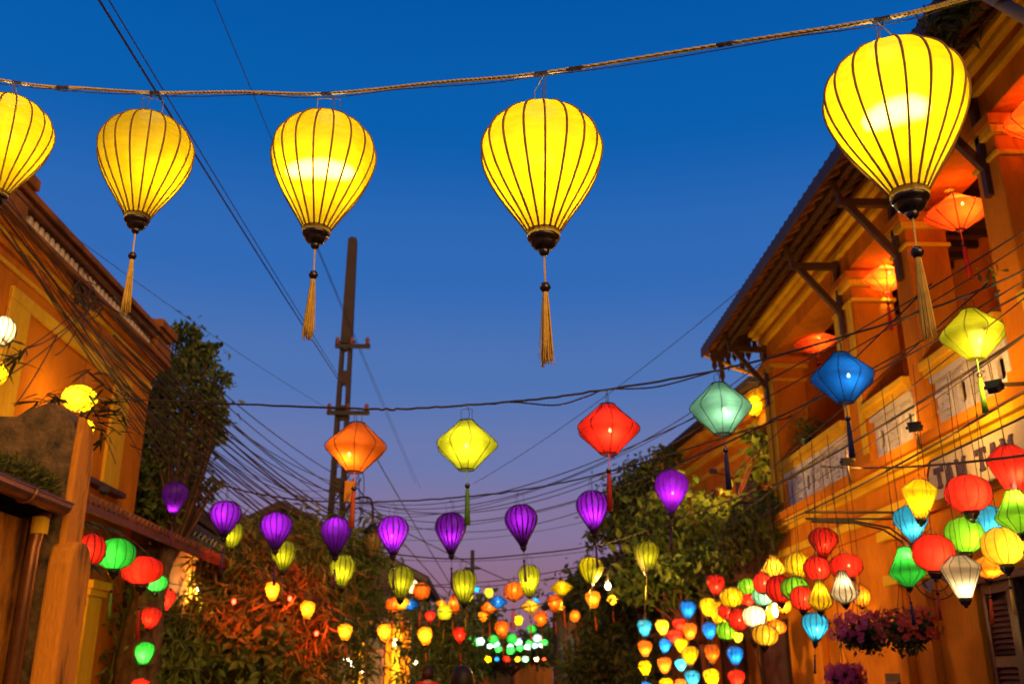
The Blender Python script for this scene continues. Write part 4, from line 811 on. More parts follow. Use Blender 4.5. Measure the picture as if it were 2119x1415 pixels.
for i, (x, y0) in enumerate(((1335, 1278), (1373, 1278), (1420, 1238), (1467, 1230), (1522, 1330))):
    cable('thin cord of the %s string of small lanterns' % ('first', 'second', 'third', 'fourth', 'fifth')[i], [atY(x, y0 - 55, 13.0 - (x - 1335)*.004), atY(x, 1500, 13.0 - (x - 1335)*.004)], .004, n=2, group='lantern string cords', name='lantern_cord')

# red umbrella lanterns in the balcony bays
for cx, tp, bt, ww, Y, nm in ((1690, 685, 732, 92, 12.0, 'flat red lantern in the farthest balcony bay'), (1832, 545, 607, 100, 9.55, 'flat red-orange lantern half behind a pillar in the second bay'), (1981, 398, 480, 134, 7.75, 'flat orange-red lantern glowing below the largest yellow one'), (2150, 190, 300, 150, 6.3, 'flat red lantern cut by the right edge high in the balcony')):
    lantern(nm, 'lotus', 'vermilion', cx, tp, bt, ww, Y, 17, 'red', n=10, group='flat red lanterns in the balcony bays', cord=6.03, lit=(1, .62, .28), bz=.55, cap=False, name='umbrella_lantern')

lantern('yellow box lamp under the far roof corner', 'oblong', 'yellow', 1558, 817, 860, 32, 13.6, 5, None, n=6, hp=800)
# left side lanterns
GLF = 'lanterns on the orange house at left'
for col, kd, cx, tp, bt, ww, Y, P, nm in (('white','globe',2,653,717,62,8.9,6,'round cream lantern cut by the left edge'), ('yellow','globe',-4,749,797,44,9.4,5,'yellow lantern cut by the left edge below the cream one'), ('yellow','globe',163,797,853,77,10.6,26,'wide yellow lantern lighting the orange wall'), ('yellow','globe',172,866,911,48,11.4,12,'yellow lantern half hidden by the firewall')):
    lantern(nm, kd, col, cx, tp, bt, ww, Y, P, None, n=14, bulb=False, group=GLF, hp=tp - 60, cap=False)
GLR = 'red and green lanterns under the left awning'
for col, kd, cx, tp, bt, ww, Y, nm, ts in (('red','oblong',188,1103,1168,66,10.0,'red round lantern nearest the firewall','red'), ('green','oblong',240,1113,1175,84,10.6,'wide green lantern beside the red one','green'), ('red','oblong',296,1150,1206,89,11.2,'wide red lantern with a light bar','red'), ('green','oblong',323,1187,1223,48,13.0,'smaller green lantern behind the wide red one',None),
                                        ('red','plump',343,1217,1263,43,13.6,'dark red lantern with a bare bulb',None), ('red','plump',310,1255,1301,45,12.8,'red-orange lantern below the dark red one',None), ('green','plump',298,1328,1376,43,12.2,'green tapering lantern among bamboo',None), ('red','oblong',290,1403,1445,45,12.0,'red lantern cut by the bottom edge at left',None),
                                        ('red','globe',364,1376,1390,16,15,'tiny red lantern deep in the bamboo',None), ('red','globe',437,1392,1407,16,15.5,'tiny red lantern by the bamboo stems',None), ('green','globe',433,1361,1373,13,15.5,'tiny green lantern deep in the bamboo',None)):
    lantern(nm, kd, col, cx, tp, bt, ww, Y, 4.0 if ww > 40 else 2, ts, n=12, bulb=cx == 343, group=GLR, hp=tp - 14, bz=.42, tl=1.2)
cable('thin wire carrying the red and green lanterns', [atX(120, 1075, -4.2), atY(188, 1089, 10.0), atY(240, 1099, 10.6), atY(296, 1136, 11.2), atY(323, 1173, 13.0), atY(341, 1203, 13.6), atY(420, 1215, 15)], .007)

# ================================================================== OTHER LAMPS
def floodlight(label, px, py, X, aim, power, arm):
    p = atX(px, py, X); t = root('floodlight', label, 'floodlight', (p.x, p.y, p.z - .1), 'floodlights on the balcony front')
    d_ = (Vector(aim) - p).normalized(); q = d_.to_track_quat('-Z', 'Y').to_matrix()
    def tr(v): return p + q @ Vector(v)
    cor = [(-.05,-.036),(.05,-.036),(.05,.036),(-.05,.036)]
    MB().add([tr((a, b, 0)) for a, b in cor] + [tr((a*.6, b*.6, .07)) for a, b in cor], [(7,6,5,4),(0,1,5,4),(1,2,6,5),(2,3,7,6),(3,0,4,7)]).build('housing', IRON, t)
    MB().add([tr((a*.94, b*.94, -.001)) for a, b in cor], [(0,1,2,3)]).build('lamp_glass', glow('flood', (1, .62, .10), 5), t)
    MB().tube([p, arm], .014, 6).build('arm', IRON, t)
    MB().bar(tr((-.06, 0, .02)), tr((.06, 0, .02)), .012, .02).build('yoke', IRON, t)
    pointlight(t, p + d_*.05, power, (1, .50, .085), .10, spot=150, aim=aim, blend=.8); return t
floodlight('floodlight on an arm below the far balcony bay', 1752, 955, 3.15, (4.0, 10.4, 3.9), 98, (3.85, 9.9, 3.5))
floodlight('floodlight on an arm below the second balcony bay', 1893, 882, 3.15, (4.0, 7.9, 4.1), 98, (3.85, 8.2, 3.5))
floodlight('small floodlight lit orange near the right edge', 2058, 796, 3.15, (4.1, 6.5, 4.5), 98, (3.85, 6.2, 3.5))
for lbl, px, py, aim in (('added floodlight on the left awning under the yellow frame', 215, 1012, (-5.0, 12.3, 5.3)), ('added floodlight on the left awning hidden by the firewall', 120, 960, (-5.0, 10.2, 5.4)), ('added floodlight at the near end of the left awning', 30, 930, (-5.0, 8.9, 5.4))):  # floods added to wash the left house front with warm light
    floodlight(lbl, px, py, -4.25, aim, 16, atX(px, py + 14, -4.6))
def bulb(label, px, py, Y, r, power, col=(1, .82, .5), cat='lamp', tall=1.3):
    p = atY(px, py, Y); t = root('lamp_bulb', label, cat, (p.x, p.y, p.z - r))
    MB().lathe([(.001, tall*r), (.6*r, .8*tall*r), (r, .2*r), (r, -.2*r), (.6*r, -.8*tall*r), (.001, -tall*r)], p, 12).build('globe', glow('shop', (1, .74, .36), 5), t, smooth=True)
    MB().tube([p + Vector((0, 0, tall*r)), p + Vector((0, .02, tall*r + .18))], .012, 5).build('flex', CABLE, t); pointlight(t, p, power, col, r); return t
bulb('white street bulb above the small star lantern', 1258, 1212, 12.6, .04, 190, (1, .56, .14))
bulb('tall white shop lamp beside the lantern heap', 1604, 1262, 10.5, .035, 34, (1, .50, .10), tall=2.2)
bulb('white lamp over the lit orange shopfront', 818, 1330, 25.4, .06, 220, (1, .62, .2), tall=1.8)
bulb('round greenish lamp by the lit shopfront door', 860, 1370, 25.8, .06, 110, (1, .75, .35))
for a, b, nm in (((712, 1362), (738, 1378), 'upper white tube lamp at the lit shopfront'), ((728, 1376), (752, 1390), 'lower white tube lamp at the lit shopfront')):
    p, q = atY(*a, 25.6), atY(*b, 25.3); t = root('tube_lamp', nm, 'lamp', p)
    MB().tube([p, q], .035, 8).build('tube', glow('tube', (1, .9, .6), 10), t, smooth=True); MB().bar(p + Vector((0, .07, .05)), q + Vector((0, .07, .05)), .06, .04).build('batten', WHITE, t)
    pointlight(t, (p + q)/2 - Vector((0, .08, 0)), 110, (1, .66, .24), .06)
for px, py, nm in ((421, 1219, 'upper short strip lamp glimpsed through the bamboo'), (431, 1247, 'lower short strip lamp glimpsed through the bamboo')):
    p = atY(px, py, 17.6); t = root('strip_lamp', nm, 'lamp', p)
    MB().tube([p - Vector((.10, 0, 0)), p + Vector((.10, 0, 0))], .03, 8).build('tube', glow('tube', (1, .9, .6), 10), t, smooth=True); MB().bar(p + Vector((-.12, .04, .03)), p + Vector((.12, .04, .03)), .03, .04).build('batten', WHITE, t)
    pointlight(t, p - Vector((0, .06, .03)), 220, (1, .50, .12), .05)
for k, (px, py) in enumerate(((484, 1244), (600, 1238), (655, 1310))):  # last two are added to spread the red glow over the bushes
    p = atY(px, py, (14.2, 14.9, 15.4)[k]); t = root('garden_light', 'small red garden light %s' % ('before the dark bamboo', 'added between the two left amber lanterns', 'added low beside the foot of the pole')[k], 'lamp', p, 'red garden lights')
    MB().lathe([(.001, .035), (.02, .03), (.03, 0), (.02, -.03), (.001, -.035)], p, 10).build('globe', glow('redled', (1, .03, .01), 12), t, smooth=True)
    MB().tube([p + Vector((0, 0, .03)), p + Vector((0, .01, .12))], .006, 5).build('flex', CABLE, t); pointlight(t, p, 95, (1, .022, .004), .03, spot=165, aim=p + Vector((.3, 1.2, .3)))
floodlight('added floodlight behind the right leaves to brighten the yellow cornice', 1476, 975, 3.2, (4.2, 17.0, 5.6), 240, (4.2, 15.4, 4.6))  # extra flood put in to light the cornice
# round wall lamp by the left doorway
p = atX(137, 1240, -4.9); t = root('wall_lamp', 'round wall lamp glowing beside the left doorway', 'lamp', p)
MB().lathe([(.001, .10), (.06, .085), (.10, .04), (.105, 0), (.09, -.06), (.05, -.09), (.001, -.10)], p, 16).build('globe', fabric('yellow', HUE['yellow']), t, smooth=True)
MB().tube([p + Vector((-.01, .0, 0)), p + Vector((-.1, 0, 0))], .12, 16).build('back_plate', WOOD, t); pointlight(t, p, 90, (1, .58, .16), .03)

# ================================================================== IRONWORK, FAN, PIPE, BASKETS
m = root('iron_bracket', 'black scrolled iron wall bracket above the hanging flowers', 'bracket', (3.9, 8.75, 2.6))
y0 = 8.75
MB().tube([(3.95, y0, 3.02), (2.95, y0, 3.02)], .012, 6).build('top_bar', IRON, m); MB().tube([(3.95, y0, 2.96), (2.95, y0, 2.96)], .010, 6).build('top_bar', IRON, m)
MB().tube([(3.94, y0, 3.04), (3.94, y0, 2.55)], .012, 6).build('back_bar', IRON, m)
for k in (0, .06): MB().tube([(3.93 - k, y0, 2.56 + k*.5), (3.88 - k, y0, 2.75), (3.72 - k, y0, 2.88 - k*.3), (3.4, y0, 2.94 - k*.3), (3.0, y0, 2.95 - k*.3)], .010, 6).build('scroll', IRON, m)
p = atX(1935, 1190, 3.85); m = root('wall_fan', 'dark round fan fixed to the ochre wall', 'fan', p)
axis = Vector((-.75, -.6, -.1)).normalized(); u = axis.orthogonal().normalized(); v = axis.cross(u)
for rr_ in (.20, .13): MB().tube([p + (u*math.cos(a) + v*math.sin(a))*rr_ for a in np.linspace(0, 2*math.pi, 24, endpoint=False)], .006, 5, close=True).build('guard_ring', IRON, m)
for k in range(12):
    a = k*math.pi/6; MB().tube([p, p + (u*math.cos(a) + v*math.sin(a))*.2], .003, 4).build('guard_wire', IRON, m)
for k in range(3):
    a = k*2.094; e1 = u*math.cos(a) + v*math.sin(a); e2 = u*math.cos(a+.8) + v*math.sin(a+.8)
    MB().add([p + e1*.03, p + e1*.17 - axis*.02, p + e2*.16 + axis*.02, p + e2*.04], [(0,1,2,3)]).build('blade', GREYP, m)
MB().tube([p - axis*-.0, Vector((4.03, p.y + .12, p.z + .02))], .035, 8).build('motor', IRON, m)
t = root('roof_pipe', 'pale grey pipe sticking out over the top right roof corner', 'pipe', (3.3, 5.0, 6.3))
MB().tube([atX(2000, -35, 3.25), atX(2180, 70, 3.6)], .045, 10).build('pipe', GREYP, t, smooth=True); MB().lathe([(.05, 0), (.06, .03), (.06, .09), (.05, .12)], atX(2075, 8, 3.39), 12).build('collar', GREYP, t)
def basket(label, px, py, Y, r, flower, fl2):
    c = atY(px, py, Y); t = root('flower_basket', label, 'flower basket', (c.x, c.y, c.z - r), 'hanging flower baskets')
    MB().lathe([(.001, -.55*r), (.32*r, -.5*r), (.5*r, -.1*r), (.55*r, .05*r), (.5*r, .05*r), (.001, 0)], c, 16).build('pot', WOOD, t, smooth=True)
    m = MB(); P, _ = blobpts((c.x, c.y, c.z), (r*.85, r*.85, r*.65), 900, 40, .25, .5); leafcloud(m, P, .05, .5, .3); m.build('leaves', leafmat('basket', (.03, .055, .012), (.10, .11, .02)), t)['kind'] = 'stuff'
    m = MB()
    for k in range(190):
        a = random.uniform(0, 6.28); f = random.uniform(-.5, 1); rad = r*(1.12 - .25*abs(f))*random.choice((.75, .9, 1, 1.05, 1.2)); q = Vector((c.x + rad*math.cos(a)*random.uniform(.8, 1.1), c.y + rad*math.sin(a)*random.uniform(.8, 1.1), c.z + f*r*.75)); s = random.uniform(.016, .030)
        d_ = Vector((math.cos(a), math.sin(a), random.uniform(-.3, .6))).normalized(); uu = d_.orthogonal().normalized(); vv = d_.cross(uu)
        for j in range(5):
            b0, b1 = j*1.2566, j*1.2566 + .95; m.add([q, q + (uu*math.cos(b0) + vv*math.sin(b0))*s + d_*s*.35, q + (uu*math.cos(b1) + vv*math.sin(b1))*s + d_*s*.35], [(0,1,2)])
    m.build('flowers', leafmat('fl_' + label[:6], flower, fl2, .3), t)['kind'] = 'stuff'
    m = MB()
    for k in range(3):
        a = k*2.094; m.tube([(c.x + .5*r*math.cos(a), c.y + .5*r*math.sin(a), c.z), (c.x, c.y, c.z + r*2.1)], .003, 4)
    m.tube([(c.x, c.y, c.z + 2.1*r), (c.x, c.y, 3.3)], .003, 4); m.build('chain', IRON, t)
basket('purple flowering basket below the ivory lantern', 1782, 1305, 7.9, .20, (.70, .06, .16), (.80, .14, .28))
basket('red flowering basket below the green gem lantern', 1878, 1302, 7.3, .20, (.60, .03, .03), (.65, .10, .06))
basket('magenta flowers cut by the bottom edge', 1748, 1402, 8.3, .14, (.70, .06, .24), (.80, .15, .30))

# ================================================================== PLANTS
def B_(px, py, Y, rx, ry, n, k, ry2=None):
    c = atY(px, py, Y); s = depth(c) / F; return ((c.x, c.y, c.z), (rx*s, (ry2 or (rx + ry)/2)*s, ry*s), n, k)
LDARK = leafmat('dark', (.030, .060, .012), (.13, .16, .025)); LMID = leafmat('mid', (.045, .090, .010), (.19, .22, .026)); LBAM = leafmat('bamboo', (.055, .10, .014), (.22, .24, .035)); LBRN = leafmat('brown', (.05, .045, .012), (.16, .10, .025))
Y_ = 15.0
tree('climber_tree', 'dense dark green climber rising beside the orange house', 'tree', (-4.75, 14.6, 0),
     [B_(375, 800, Y_, 66, 95, 1250, 48), B_(330, 880, Y_, 60, 110, 1250, 46), B_(375, 950, Y_, 62, 75, 600, 32), B_(390, 715, Y_, 38, 42, 420, 16), B_(310, 1000, 14.8, 40, 75, 700, 30), B_(420, 740, Y_, 26, 26, 110, 8), B_(455, 850, Y_, 24, 30, 90, 8), B_(400, 1010, Y_, 30, 30, 110, 8), B_(350, 690, Y_, 20, 18, 60, 5), B_(455, 795, Y_, 26, 22, 80, 8), B_(470, 770, Y_, 14, 10, 30, 4), B_(440, 905, Y_, 22, 30, 90, 8), B_(435, 1005, Y_, 18, 18, 40, 5), B_(430, 860, Y_, 34, 60, 380, 20), B_(325, 1040, 14.6, 36, 40, 420, 14)], .135, LDARK, trunk_r=.10)
# old trunk with aerial roots at the left doorway
t = root('gnarled_trunk', 'gnarled brown trunk with hanging roots right of the left doorway', 'tree', (-4.45, 13.3, 0))
m = MB()
for k in range(16):
    a = k * 1.1; r = .05 + .09*random.random(); x, y = -4.45 + .17*math.cos(a), 13.3 + .17*math.sin(a)
    m.tube(spline([(x, y, 0), (x + random.uniform(-.06, .06), y, .9), (x*1 + random.uniform(-.08, .05), y + random.uniform(-.08, .08), 1.8), (-4.45 + .12*math.cos(a), 13.3 + .1*math.sin(a), 2.7), (-4.5 + .25*math.cos(a), 13.4, 3.25)], 5), [r*(1 - .02*i) for i in range(21)], 6)
m.build('trunk', paint('bark', (.12, .06, .025), (.035, .02, .012), scale=8, stain=.8, bump=.8, bscale=30), t, smooth=True)
m = MB(); P, _ = blobpts((-4.35, 13.2, 1.6), (.25, .3, 1.3), 260, 24, .4); leafcloud(m, P, .11, .6, .5); m.build('crown', LMID, t)['kind'] = 'stuff'
# bamboo: culms with long drooping leaves
def bamboo(label, px, Y, half, ztop, culms, leaves, seed_r=.5, name='bamboo_clump', lm=LBAM, zlow=1.0):
    c = atY(px, 1390, Y); t = root(name, label, 'bamboo', (c.x, c.y, 0), 'bamboo clumps behind the lanterns')
    P = []
    for k in range(culms):
        x = c.x + random.uniform(-half, half)*.6; y = c.y + random.uniform(-.5, .5); h = ztop*random.uniform(.65, 1.0); lean = random.uniform(-.5, .5)*half; r = random.uniform(.014, .026)
        pts = spline([(x, y, 0), (x + lean*.2, y, h*.5), (x + lean*.55, y + .1, h*.85), (x + lean*1.1, y + .15, h)], 6)
        MB().tube(pts, [r*(1 - .8*i/len(pts)) for i in range(len(pts))], 6).build('culm', paint('bamboo_culm', (.20, .15, .03), (.10, .09, .02), scale=6, stain=.6), t, smooth=True)
        for q in pts[5:]:
            for j in range(2): P.append(q + Vector((random.gauss(0, .22), random.gauss(0, .2), random.gauss(0, .14))))
    m = MB(); pp = []
    for k in range(int(leaves*1.35)):
        q = random.choice(P); pp.append((q.x + random.gauss(0, .10), q.y + random.gauss(0, .10), q.z + random.gauss(0, .09)))
    leafcloud(m, pp, .25, .15, .35); m.build('foliage', lm, t)['kind'] = 'stuff'; return t
for lbl, px, Y, hf, zt, cu, lv in (('bamboo clump under the left awning', 255, 13.8, .5, 2.9, 7, 700), ('bamboo clump lit green beside the small green lantern', 370, 15.0, .9, 2.9, 11, 1500), ('tall bamboo clump lit red by the amber lanterns', 480, 16.0, .9, 4.1, 12, 2300),
                             ('bamboo clump with red-lit tips left of the pole', 590, 16.5, .8, 4.2, 11, 2200), ('bamboo clump tight against the pole', 655, 17.6, .5, 4.4, 8, 1500), ('bamboo clump with pale leaves right of the pole', 765, 18.8, .6, 4.5, 8, 1300), ('low bushy bamboo before the lit shopfront', 905, 21.5, .7, 3.2, 8, 1500), ('dark bamboo clump behind the awning end', 420, 17.8, .9, 3.8, 9, 1600)):
    bamboo(lbl, px, Y, hf, zt, cu, lv)
tree('garden_shrub', 'round leafy shrub glowing red around the first amber lantern', 'shrub', (-3.6, 16.2, 0), [B_(560, 1180, 16.4, 90, 65, 1100, 50), B_(640, 1205, 16.6, 55, 65, 600, 30), B_(470, 1200, 16.4, 75, 55, 700, 34), B_(545, 1290, 16.0, 90, 50, 800, 34)], .13, LMID, 'shrubs in the left garden', trunk_r=.05, aspect=.5)
tree('garden_shrub', 'low dark green shrub under the red-lit one', 'shrub', (-3.9, 15.4, 0), [B_(430, 1320, 15.0, 95, 50, 800, 40), B_(530, 1340, 15.2, 75, 60, 650, 34), B_(350, 1370, 14.6, 55, 45, 420, 22)], .18, LBAM, 'shrubs in the left garden', trunk_r=.05, aspect=.5)
# near bamboo twigs crossing the yellow wall lantern, leaf by leaf
t = root('bamboo_spray', 'fine bamboo twigs with dark narrow leaves before the wide yellow lantern', 'bamboo', (-4.3, 8.9, 2.5))
def onelf():
    m = MB().add([(0,0,0),(.035,.009,.004),(.10,.007,.004),(.17,0,-.006),(.10,-.007,.004),(.035,-.009,.004)], [(0,1,5),(1,2,4,5),(2,3,4)])
    me = bpy.data.meshes.new('leaf'); me.from_pydata(m.v, [], m.f); me.materials.append(leafmat('twig', (.020, .035, .008), (.06, .075, .015))); return me
LF = onelf(); nodes = []
for pts in ([(300, 960), (255, 880), (205, 825), (160, 800)], [(290, 900), (240, 850), (190, 860)], [(230, 860), (200, 835), (170, 845)], [(140, 900), (120, 850), (110, 815)], [(285, 830), (225, 800), (185, 770)], [(60, 905), (75, 850), (95, 820), (130, 815)], [(20, 770), (35, 740), (60, 715)], [(-20, 790), (10, 745), (20, 700)], [(240, 960), (215, 900), (190, 870)], [(250, 900), (235, 890), (215, 910)]):
    w3 = spline([atY(x, y, 9.0) for x, y in pts], 5); MB().tube(w3, .0045, 4).build('twig', WOOD, t); nodes += w3[4:]
for k in range(170):
    o = bpy.data.objects.new('leaf', LF); COL.objects.link(o); o.parent = t; q = random.choice(nodes); o.location = q - ORG[t.name] + Vector((random.gauss(0, .02), random.gauss(0, .02), random.gauss(0, .02)))
    o.rotation_euler = (random.uniform(-.6, .6), random.uniform(-.2, .9), random.choice((0, math.pi)) + random.gauss(0, .7)); s = random.uniform(1.15, 1.85); o.scale = (s, s, s)
t = root('bamboo_spray', 'bamboo leaves sticking out beside the nearest red lantern', 'bamboo', (-3.9, 8.95, 2.2))
nodes = []
for pts in ([(130, 1180), (150, 1150), (165, 1125)], [(140, 1075), (185, 1080), (230, 1092)], [(135, 1150), (170, 1160), (190, 1170)]):
    w3 = spline([atY(x, y, 9.1) for x, y in pts], 5); MB().tube(w3, .004, 4).build('twig', WOOD, t); nodes += w3[3:]
for k in range(38):
    o = bpy.data.objects.new('leaf', LF); COL.objects.link(o); o.parent = t; q = random.choice(nodes); o.location = q - ORG[t.name]; o.rotation_euler = (random.uniform(-.6, .6), random.uniform(.1, .9), random.gauss(0, .6)); s = random.uniform(.9, 1.4); o.scale = (s, s, s)
# right trees
tree('street_tree', 'dark leafy tree against the sky behind the purple lantern', 'tree', (2.9, 18.5, 0), [B_(1335, 1000, 18, 55, 50, 1300, 34), B_(1290, 1040, 18, 42, 70, 1200, 30), B_(1375, 940, 18, 28, 20, 180, 8), B_(1240, 1105, 17.8, 34, 26, 200, 12), B_(1330, 1080, 17.5, 70, 50, 1300, 30)], .13, LDARK, 'trees on the right side')
tree('street_tree', 'olive tree lit from below between the railing and the strings', 'tree', (3.3, 14.8, 0), [B_(1400, 1105, 14.5, 112, 84, 1150, 50), B_(1510, 1075, 14.2, 80, 55, 550, 28), B_(1440, 1185, 14.3, 100, 45, 750, 36), B_(1350, 1200, 14.6, 75, 45, 560, 26), B_(1570, 940, 14.4, 30, 60, 260, 16)], .15, LMID, 'trees on the right side', bark=REDWOOD)
tree('street_tree', 'broad green tree filling the street corner below the olive lantern', 'tree', (2.6, 21.5, 0), [B_(1235, 1215, 20.5, 75, 55, 1600, 40), B_(1270, 1330, 20, 75, 90, 2600, 60), B_(1220, 1400, 20, 60, 60, 1200, 30), B_(1310, 1250, 19.5, 55, 55, 1100, 30), B_(1175, 1255, 21, 30, 30, 300, 10), B_(1330, 1395, 18, 45, 60, 1100, 26)], .15, LMID, 'trees on the right side')
tree('vine', 'trailing leafy vine hanging from the iron balcony', 'vine', (3.75, 13.2, 0), [B_(1560, 1090, 12.8, 62, 32, 700, 24), B_(1500, 1130, 13.0, 60, 40, 500, 24), B_(1600, 1060, 12.9, 28, 50, 260, 14), B_(1420, 1160, 13.2, 70, 26, 350, 18)], .13, LMID, trunk_r=.03)
tree('street_tree', 'dark green tree at the far left end of the street', 'tree', (-2.0, 34, 0), [B_(985, 1290, 33, 45, 45, 1300, 30), B_(960, 1345, 32, 45, 50, 1300, 30), B_(905, 1320, 33, 40, 40, 900, 22)], .24, LDARK)
tree('street_tree', 'small dark tree past the street end', 'tree', (1.3, 49, 0), [B_(1070, 1345, 48, 55, 30, 1200, 26), B_(1120, 1330, 47, 35, 40, 900, 22), B_(1010, 1365, 49, 40, 22, 600, 18)], .30, LDARK)
m = MB(); P, _ = blobpts(atX(1960, 45, 3.35), (.10, .35, .12), 420, 20, .5); leafcloud(m, P, .10, .3, -.1)
tag(m.build('roof_fern', leafmat('rfern', (.02, .035, .008), (.06, .07, .015))), 'clump of fern growing from the near roof edge', 'fern', kind='stuff')
for px, py, X, nm in ((1668, 890, 4.08, 'small potted plant on the far balcony rail'), (2082, 590, 4.08, 'potted plant with pale flowers on the near balcony rail')):
    c = atX(px, py, X); c.z = 4.285; t = root('potted_plant', nm, 'plant', c, 'pots on the balcony rail')
    MB().lathe([(.001, 0), (.06, 0), (.085, .14), (.095, .15), (.08, .16), (.001, .14)], c, 14).build('pot', paint('green_pot', (.02, .05, .02), rough=.3, stain=.2), t, smooth=True)
    m = MB(); P, _ = blobpts((c.x, c.y, c.z + .26), (.12, .12, .12), 110, 10, .4); leafcloud(m, P, .09, .35, -.2); m.build('leaves', LMID, t)['kind'] = 'stuff'

# ================================================================== CABLES
GL = 'cables from the left cornice to the pole'
WORD = ['topmost', 'second', 'third', 'fourth', 'fifth', 'sixth', 'seventh', 'eighth', 'ninth', 'tenth', 'eleventh', 'twelfth', 'thirteenth', 'fourteenth', 'fifteenth', 'sixteenth', 'seventeenth', 'eighteenth', 'nineteenth', 'twentieth', 'twenty-first', 'twenty-second', 'twenty-third', 'twenty-fourth', 'twenty-fifth']
LW = [((20, 385), (697, 983), .25, .014), ((0, 400), (698, 1000), .45, .012), ((0, 412), (698, 1020), .50, .014), ((0, 425), (697, 1030), .8, .009), ((0, 440), (715, 1100), .55, .016), ((0, 455), (700, 1130), .75, .010), ((0, 472), (720, 1150), .6, .016),
      ((40, 520), (760, 1240), .7, .011), ((80, 560), (730, 1210), .95, .011), ((150, 640), (760, 1330), .7, .013), ((60, 420), (705, 860), .1, .006), ((200, 720), (800, 1300), .9, .009), ((10, 395), (700, 1010), .95, .008), ((0, 436), (735, 1180), .5, .008), ((20, 480), (745, 1120), 1.15, .008), ((90, 570), (745, 1260), .55, .008), ((120, 600), (735, 1080), .85, .007), ((0, 418), (742, 1060), .7, .008), ((60, 530), (900, 1330), .5, .008), ((200, 700), (700, 1180), .55, .012), ((230, 760), (720, 1250), .5, .011), ((150, 600), (700, 1065), .7, .012), ((180, 660), (710, 1125), .85, .010), ((110, 580), (715, 1330), .45, .012), ((215, 735), (860, 1340), .6, .010)]
for k, (a, b, s_, r) in enumerate(LW):
    cable('%s black cable sagging from the parapet to the pole' % WORD[k], sagline(atX(*a, -4.70 + .02*(k % 4)), atY(*b, 18.25), s_), r*.62, n=4, group=GL)
for k in range(13):
    y0 = 838 + 15.5*k + random.uniform(-5, 5)
    cable('%s slender cable from the top in the fan left of the pole' % WORD[k].replace('topmost', 'first'), sagline(atX(235, y0 - 228 + random.uniform(-14, 14), -4.74), atY(712 + 9*k, y0 + 196 + random.uniform(-18, 25), 18.3 + .25*k), random.uniform(.12, .4)), random.uniform(.008, .014), n=4, group='fan of cables left of the pole')
t = root('cable_bundle', 'dark tangle of cables hanging on the orange house cornice', 'cable', atX(180, 640, -4.8))
c = atX(178, 625, -4.78); m = MB()
for k in range(16):
    p_ = [c + Vector((random.gauss(0, .05), random.gauss(0, .22), random.gauss(0, .12))) for i in range(4)]; m.tube(spline(p_, 7), .007, 4)
m.build('tangle', CABLE, t)
for k, (a, b) in enumerate((((160, 640), (10, 745)), ((170, 650), (60, 720)), ((165, 660), (-20, 800)), ((160, 680), (115, 735)), ((30, 840), (120, 690)), ((180, 600), (340, 690)))):
    MB().tube(spline(sagline(atX(*a, -4.75), atX(*b, -4.75), .06, 5), 4), .008, 4).build('loose_end', CABLE, t)
GR_ = 'cables from the pole over to the right'
RW = [((735, 1030), (1590, 785, 'X', 3.9), .9, .011), ((735, 1032), (2250, 395, 'X', 3.7), .75, .010), ((735, 1040), (2250, 420, 'X', 3.7), .85, .009), ((735, 1045), (2300, 470, 'X', 3.75), .9, .010), ((735, 1050), (1600, 830, 'X', 3.9), 1.0, .010), ((742, 1090), (1600, 870, 'X', 3.9), .5, .009),
      ((742, 1110), (1420, 1010, 'X', 3.9), .4, .008), ((980, 1000), (1560, 575, 'X', 3.4), .15, .008), ((742, 1040), (1590, 740, 'X', 3.9), .8, .012), ((742, 1150), (1500, 1080, 'X', 3.9), .3, .009), ((742, 1070), (1600, 760, 'X', 3.9), .6, .009)]
for k, (a, b, s_, r) in enumerate(RW):
    cable('%s black cable strung from the pole to the balcony side' % WORD[k], sagline(atY(*a, 18.25), atX(b[0], b[1], b[3]), s_, 14), r*.62, n=3, group=GR_)
for k, (a, b, r, nm) in enumerate((((150, -88, 4.5), (703, 790, 18.2), .008, 'black overhead wire passing behind the dimmer big lantern'), ((172, -88, 4.9), (716, 802, 18.2), .005, 'thin twin of the overhead wire behind the dimmer big lantern'), ((410, -80, 6.0), (860, 1000, 26), .004, 'hair-thin wire high in the open sky'), ((640, 470, 10), (870, 1010, 26), .004, 'hair-thin wire crossing the pole top'),
                                   ((740, 880, 18.2), (1010, 1330, 40), .012, 'wire running down the street from the pole, upper'), ((740, 1010, 18.2), (1000, 1300, 40), .014, 'wire running down the street from the pole, middle'), ((742, 1050, 18.2), (1180, 1250, 30), .012, 'wire from the pole to the far right house'), ((742, 1090, 18.2), (990, 1320, 40), .012, 'wire running down the street from the pole, lower'))):
    cable(nm, sagline(atY(*a), atY(*b), .12 if k > 3 else .03), r, n=3)
t = root('cable_bundle', 'snarl of wires hanging on the utility pole', 'cable', (PX, PY, 4)); m = MB()
for k in range(22):
    z = random.uniform(3.6, 5.6); p_ = [Vector((PX + random.uniform(-.15, .5), PY - .2 + random.gauss(0, .05), z + random.gauss(0, .35))) for i in range(4)]; m.tube(spline(p_, 7), .008, 4)
m.build('tangle', CABLE, t)
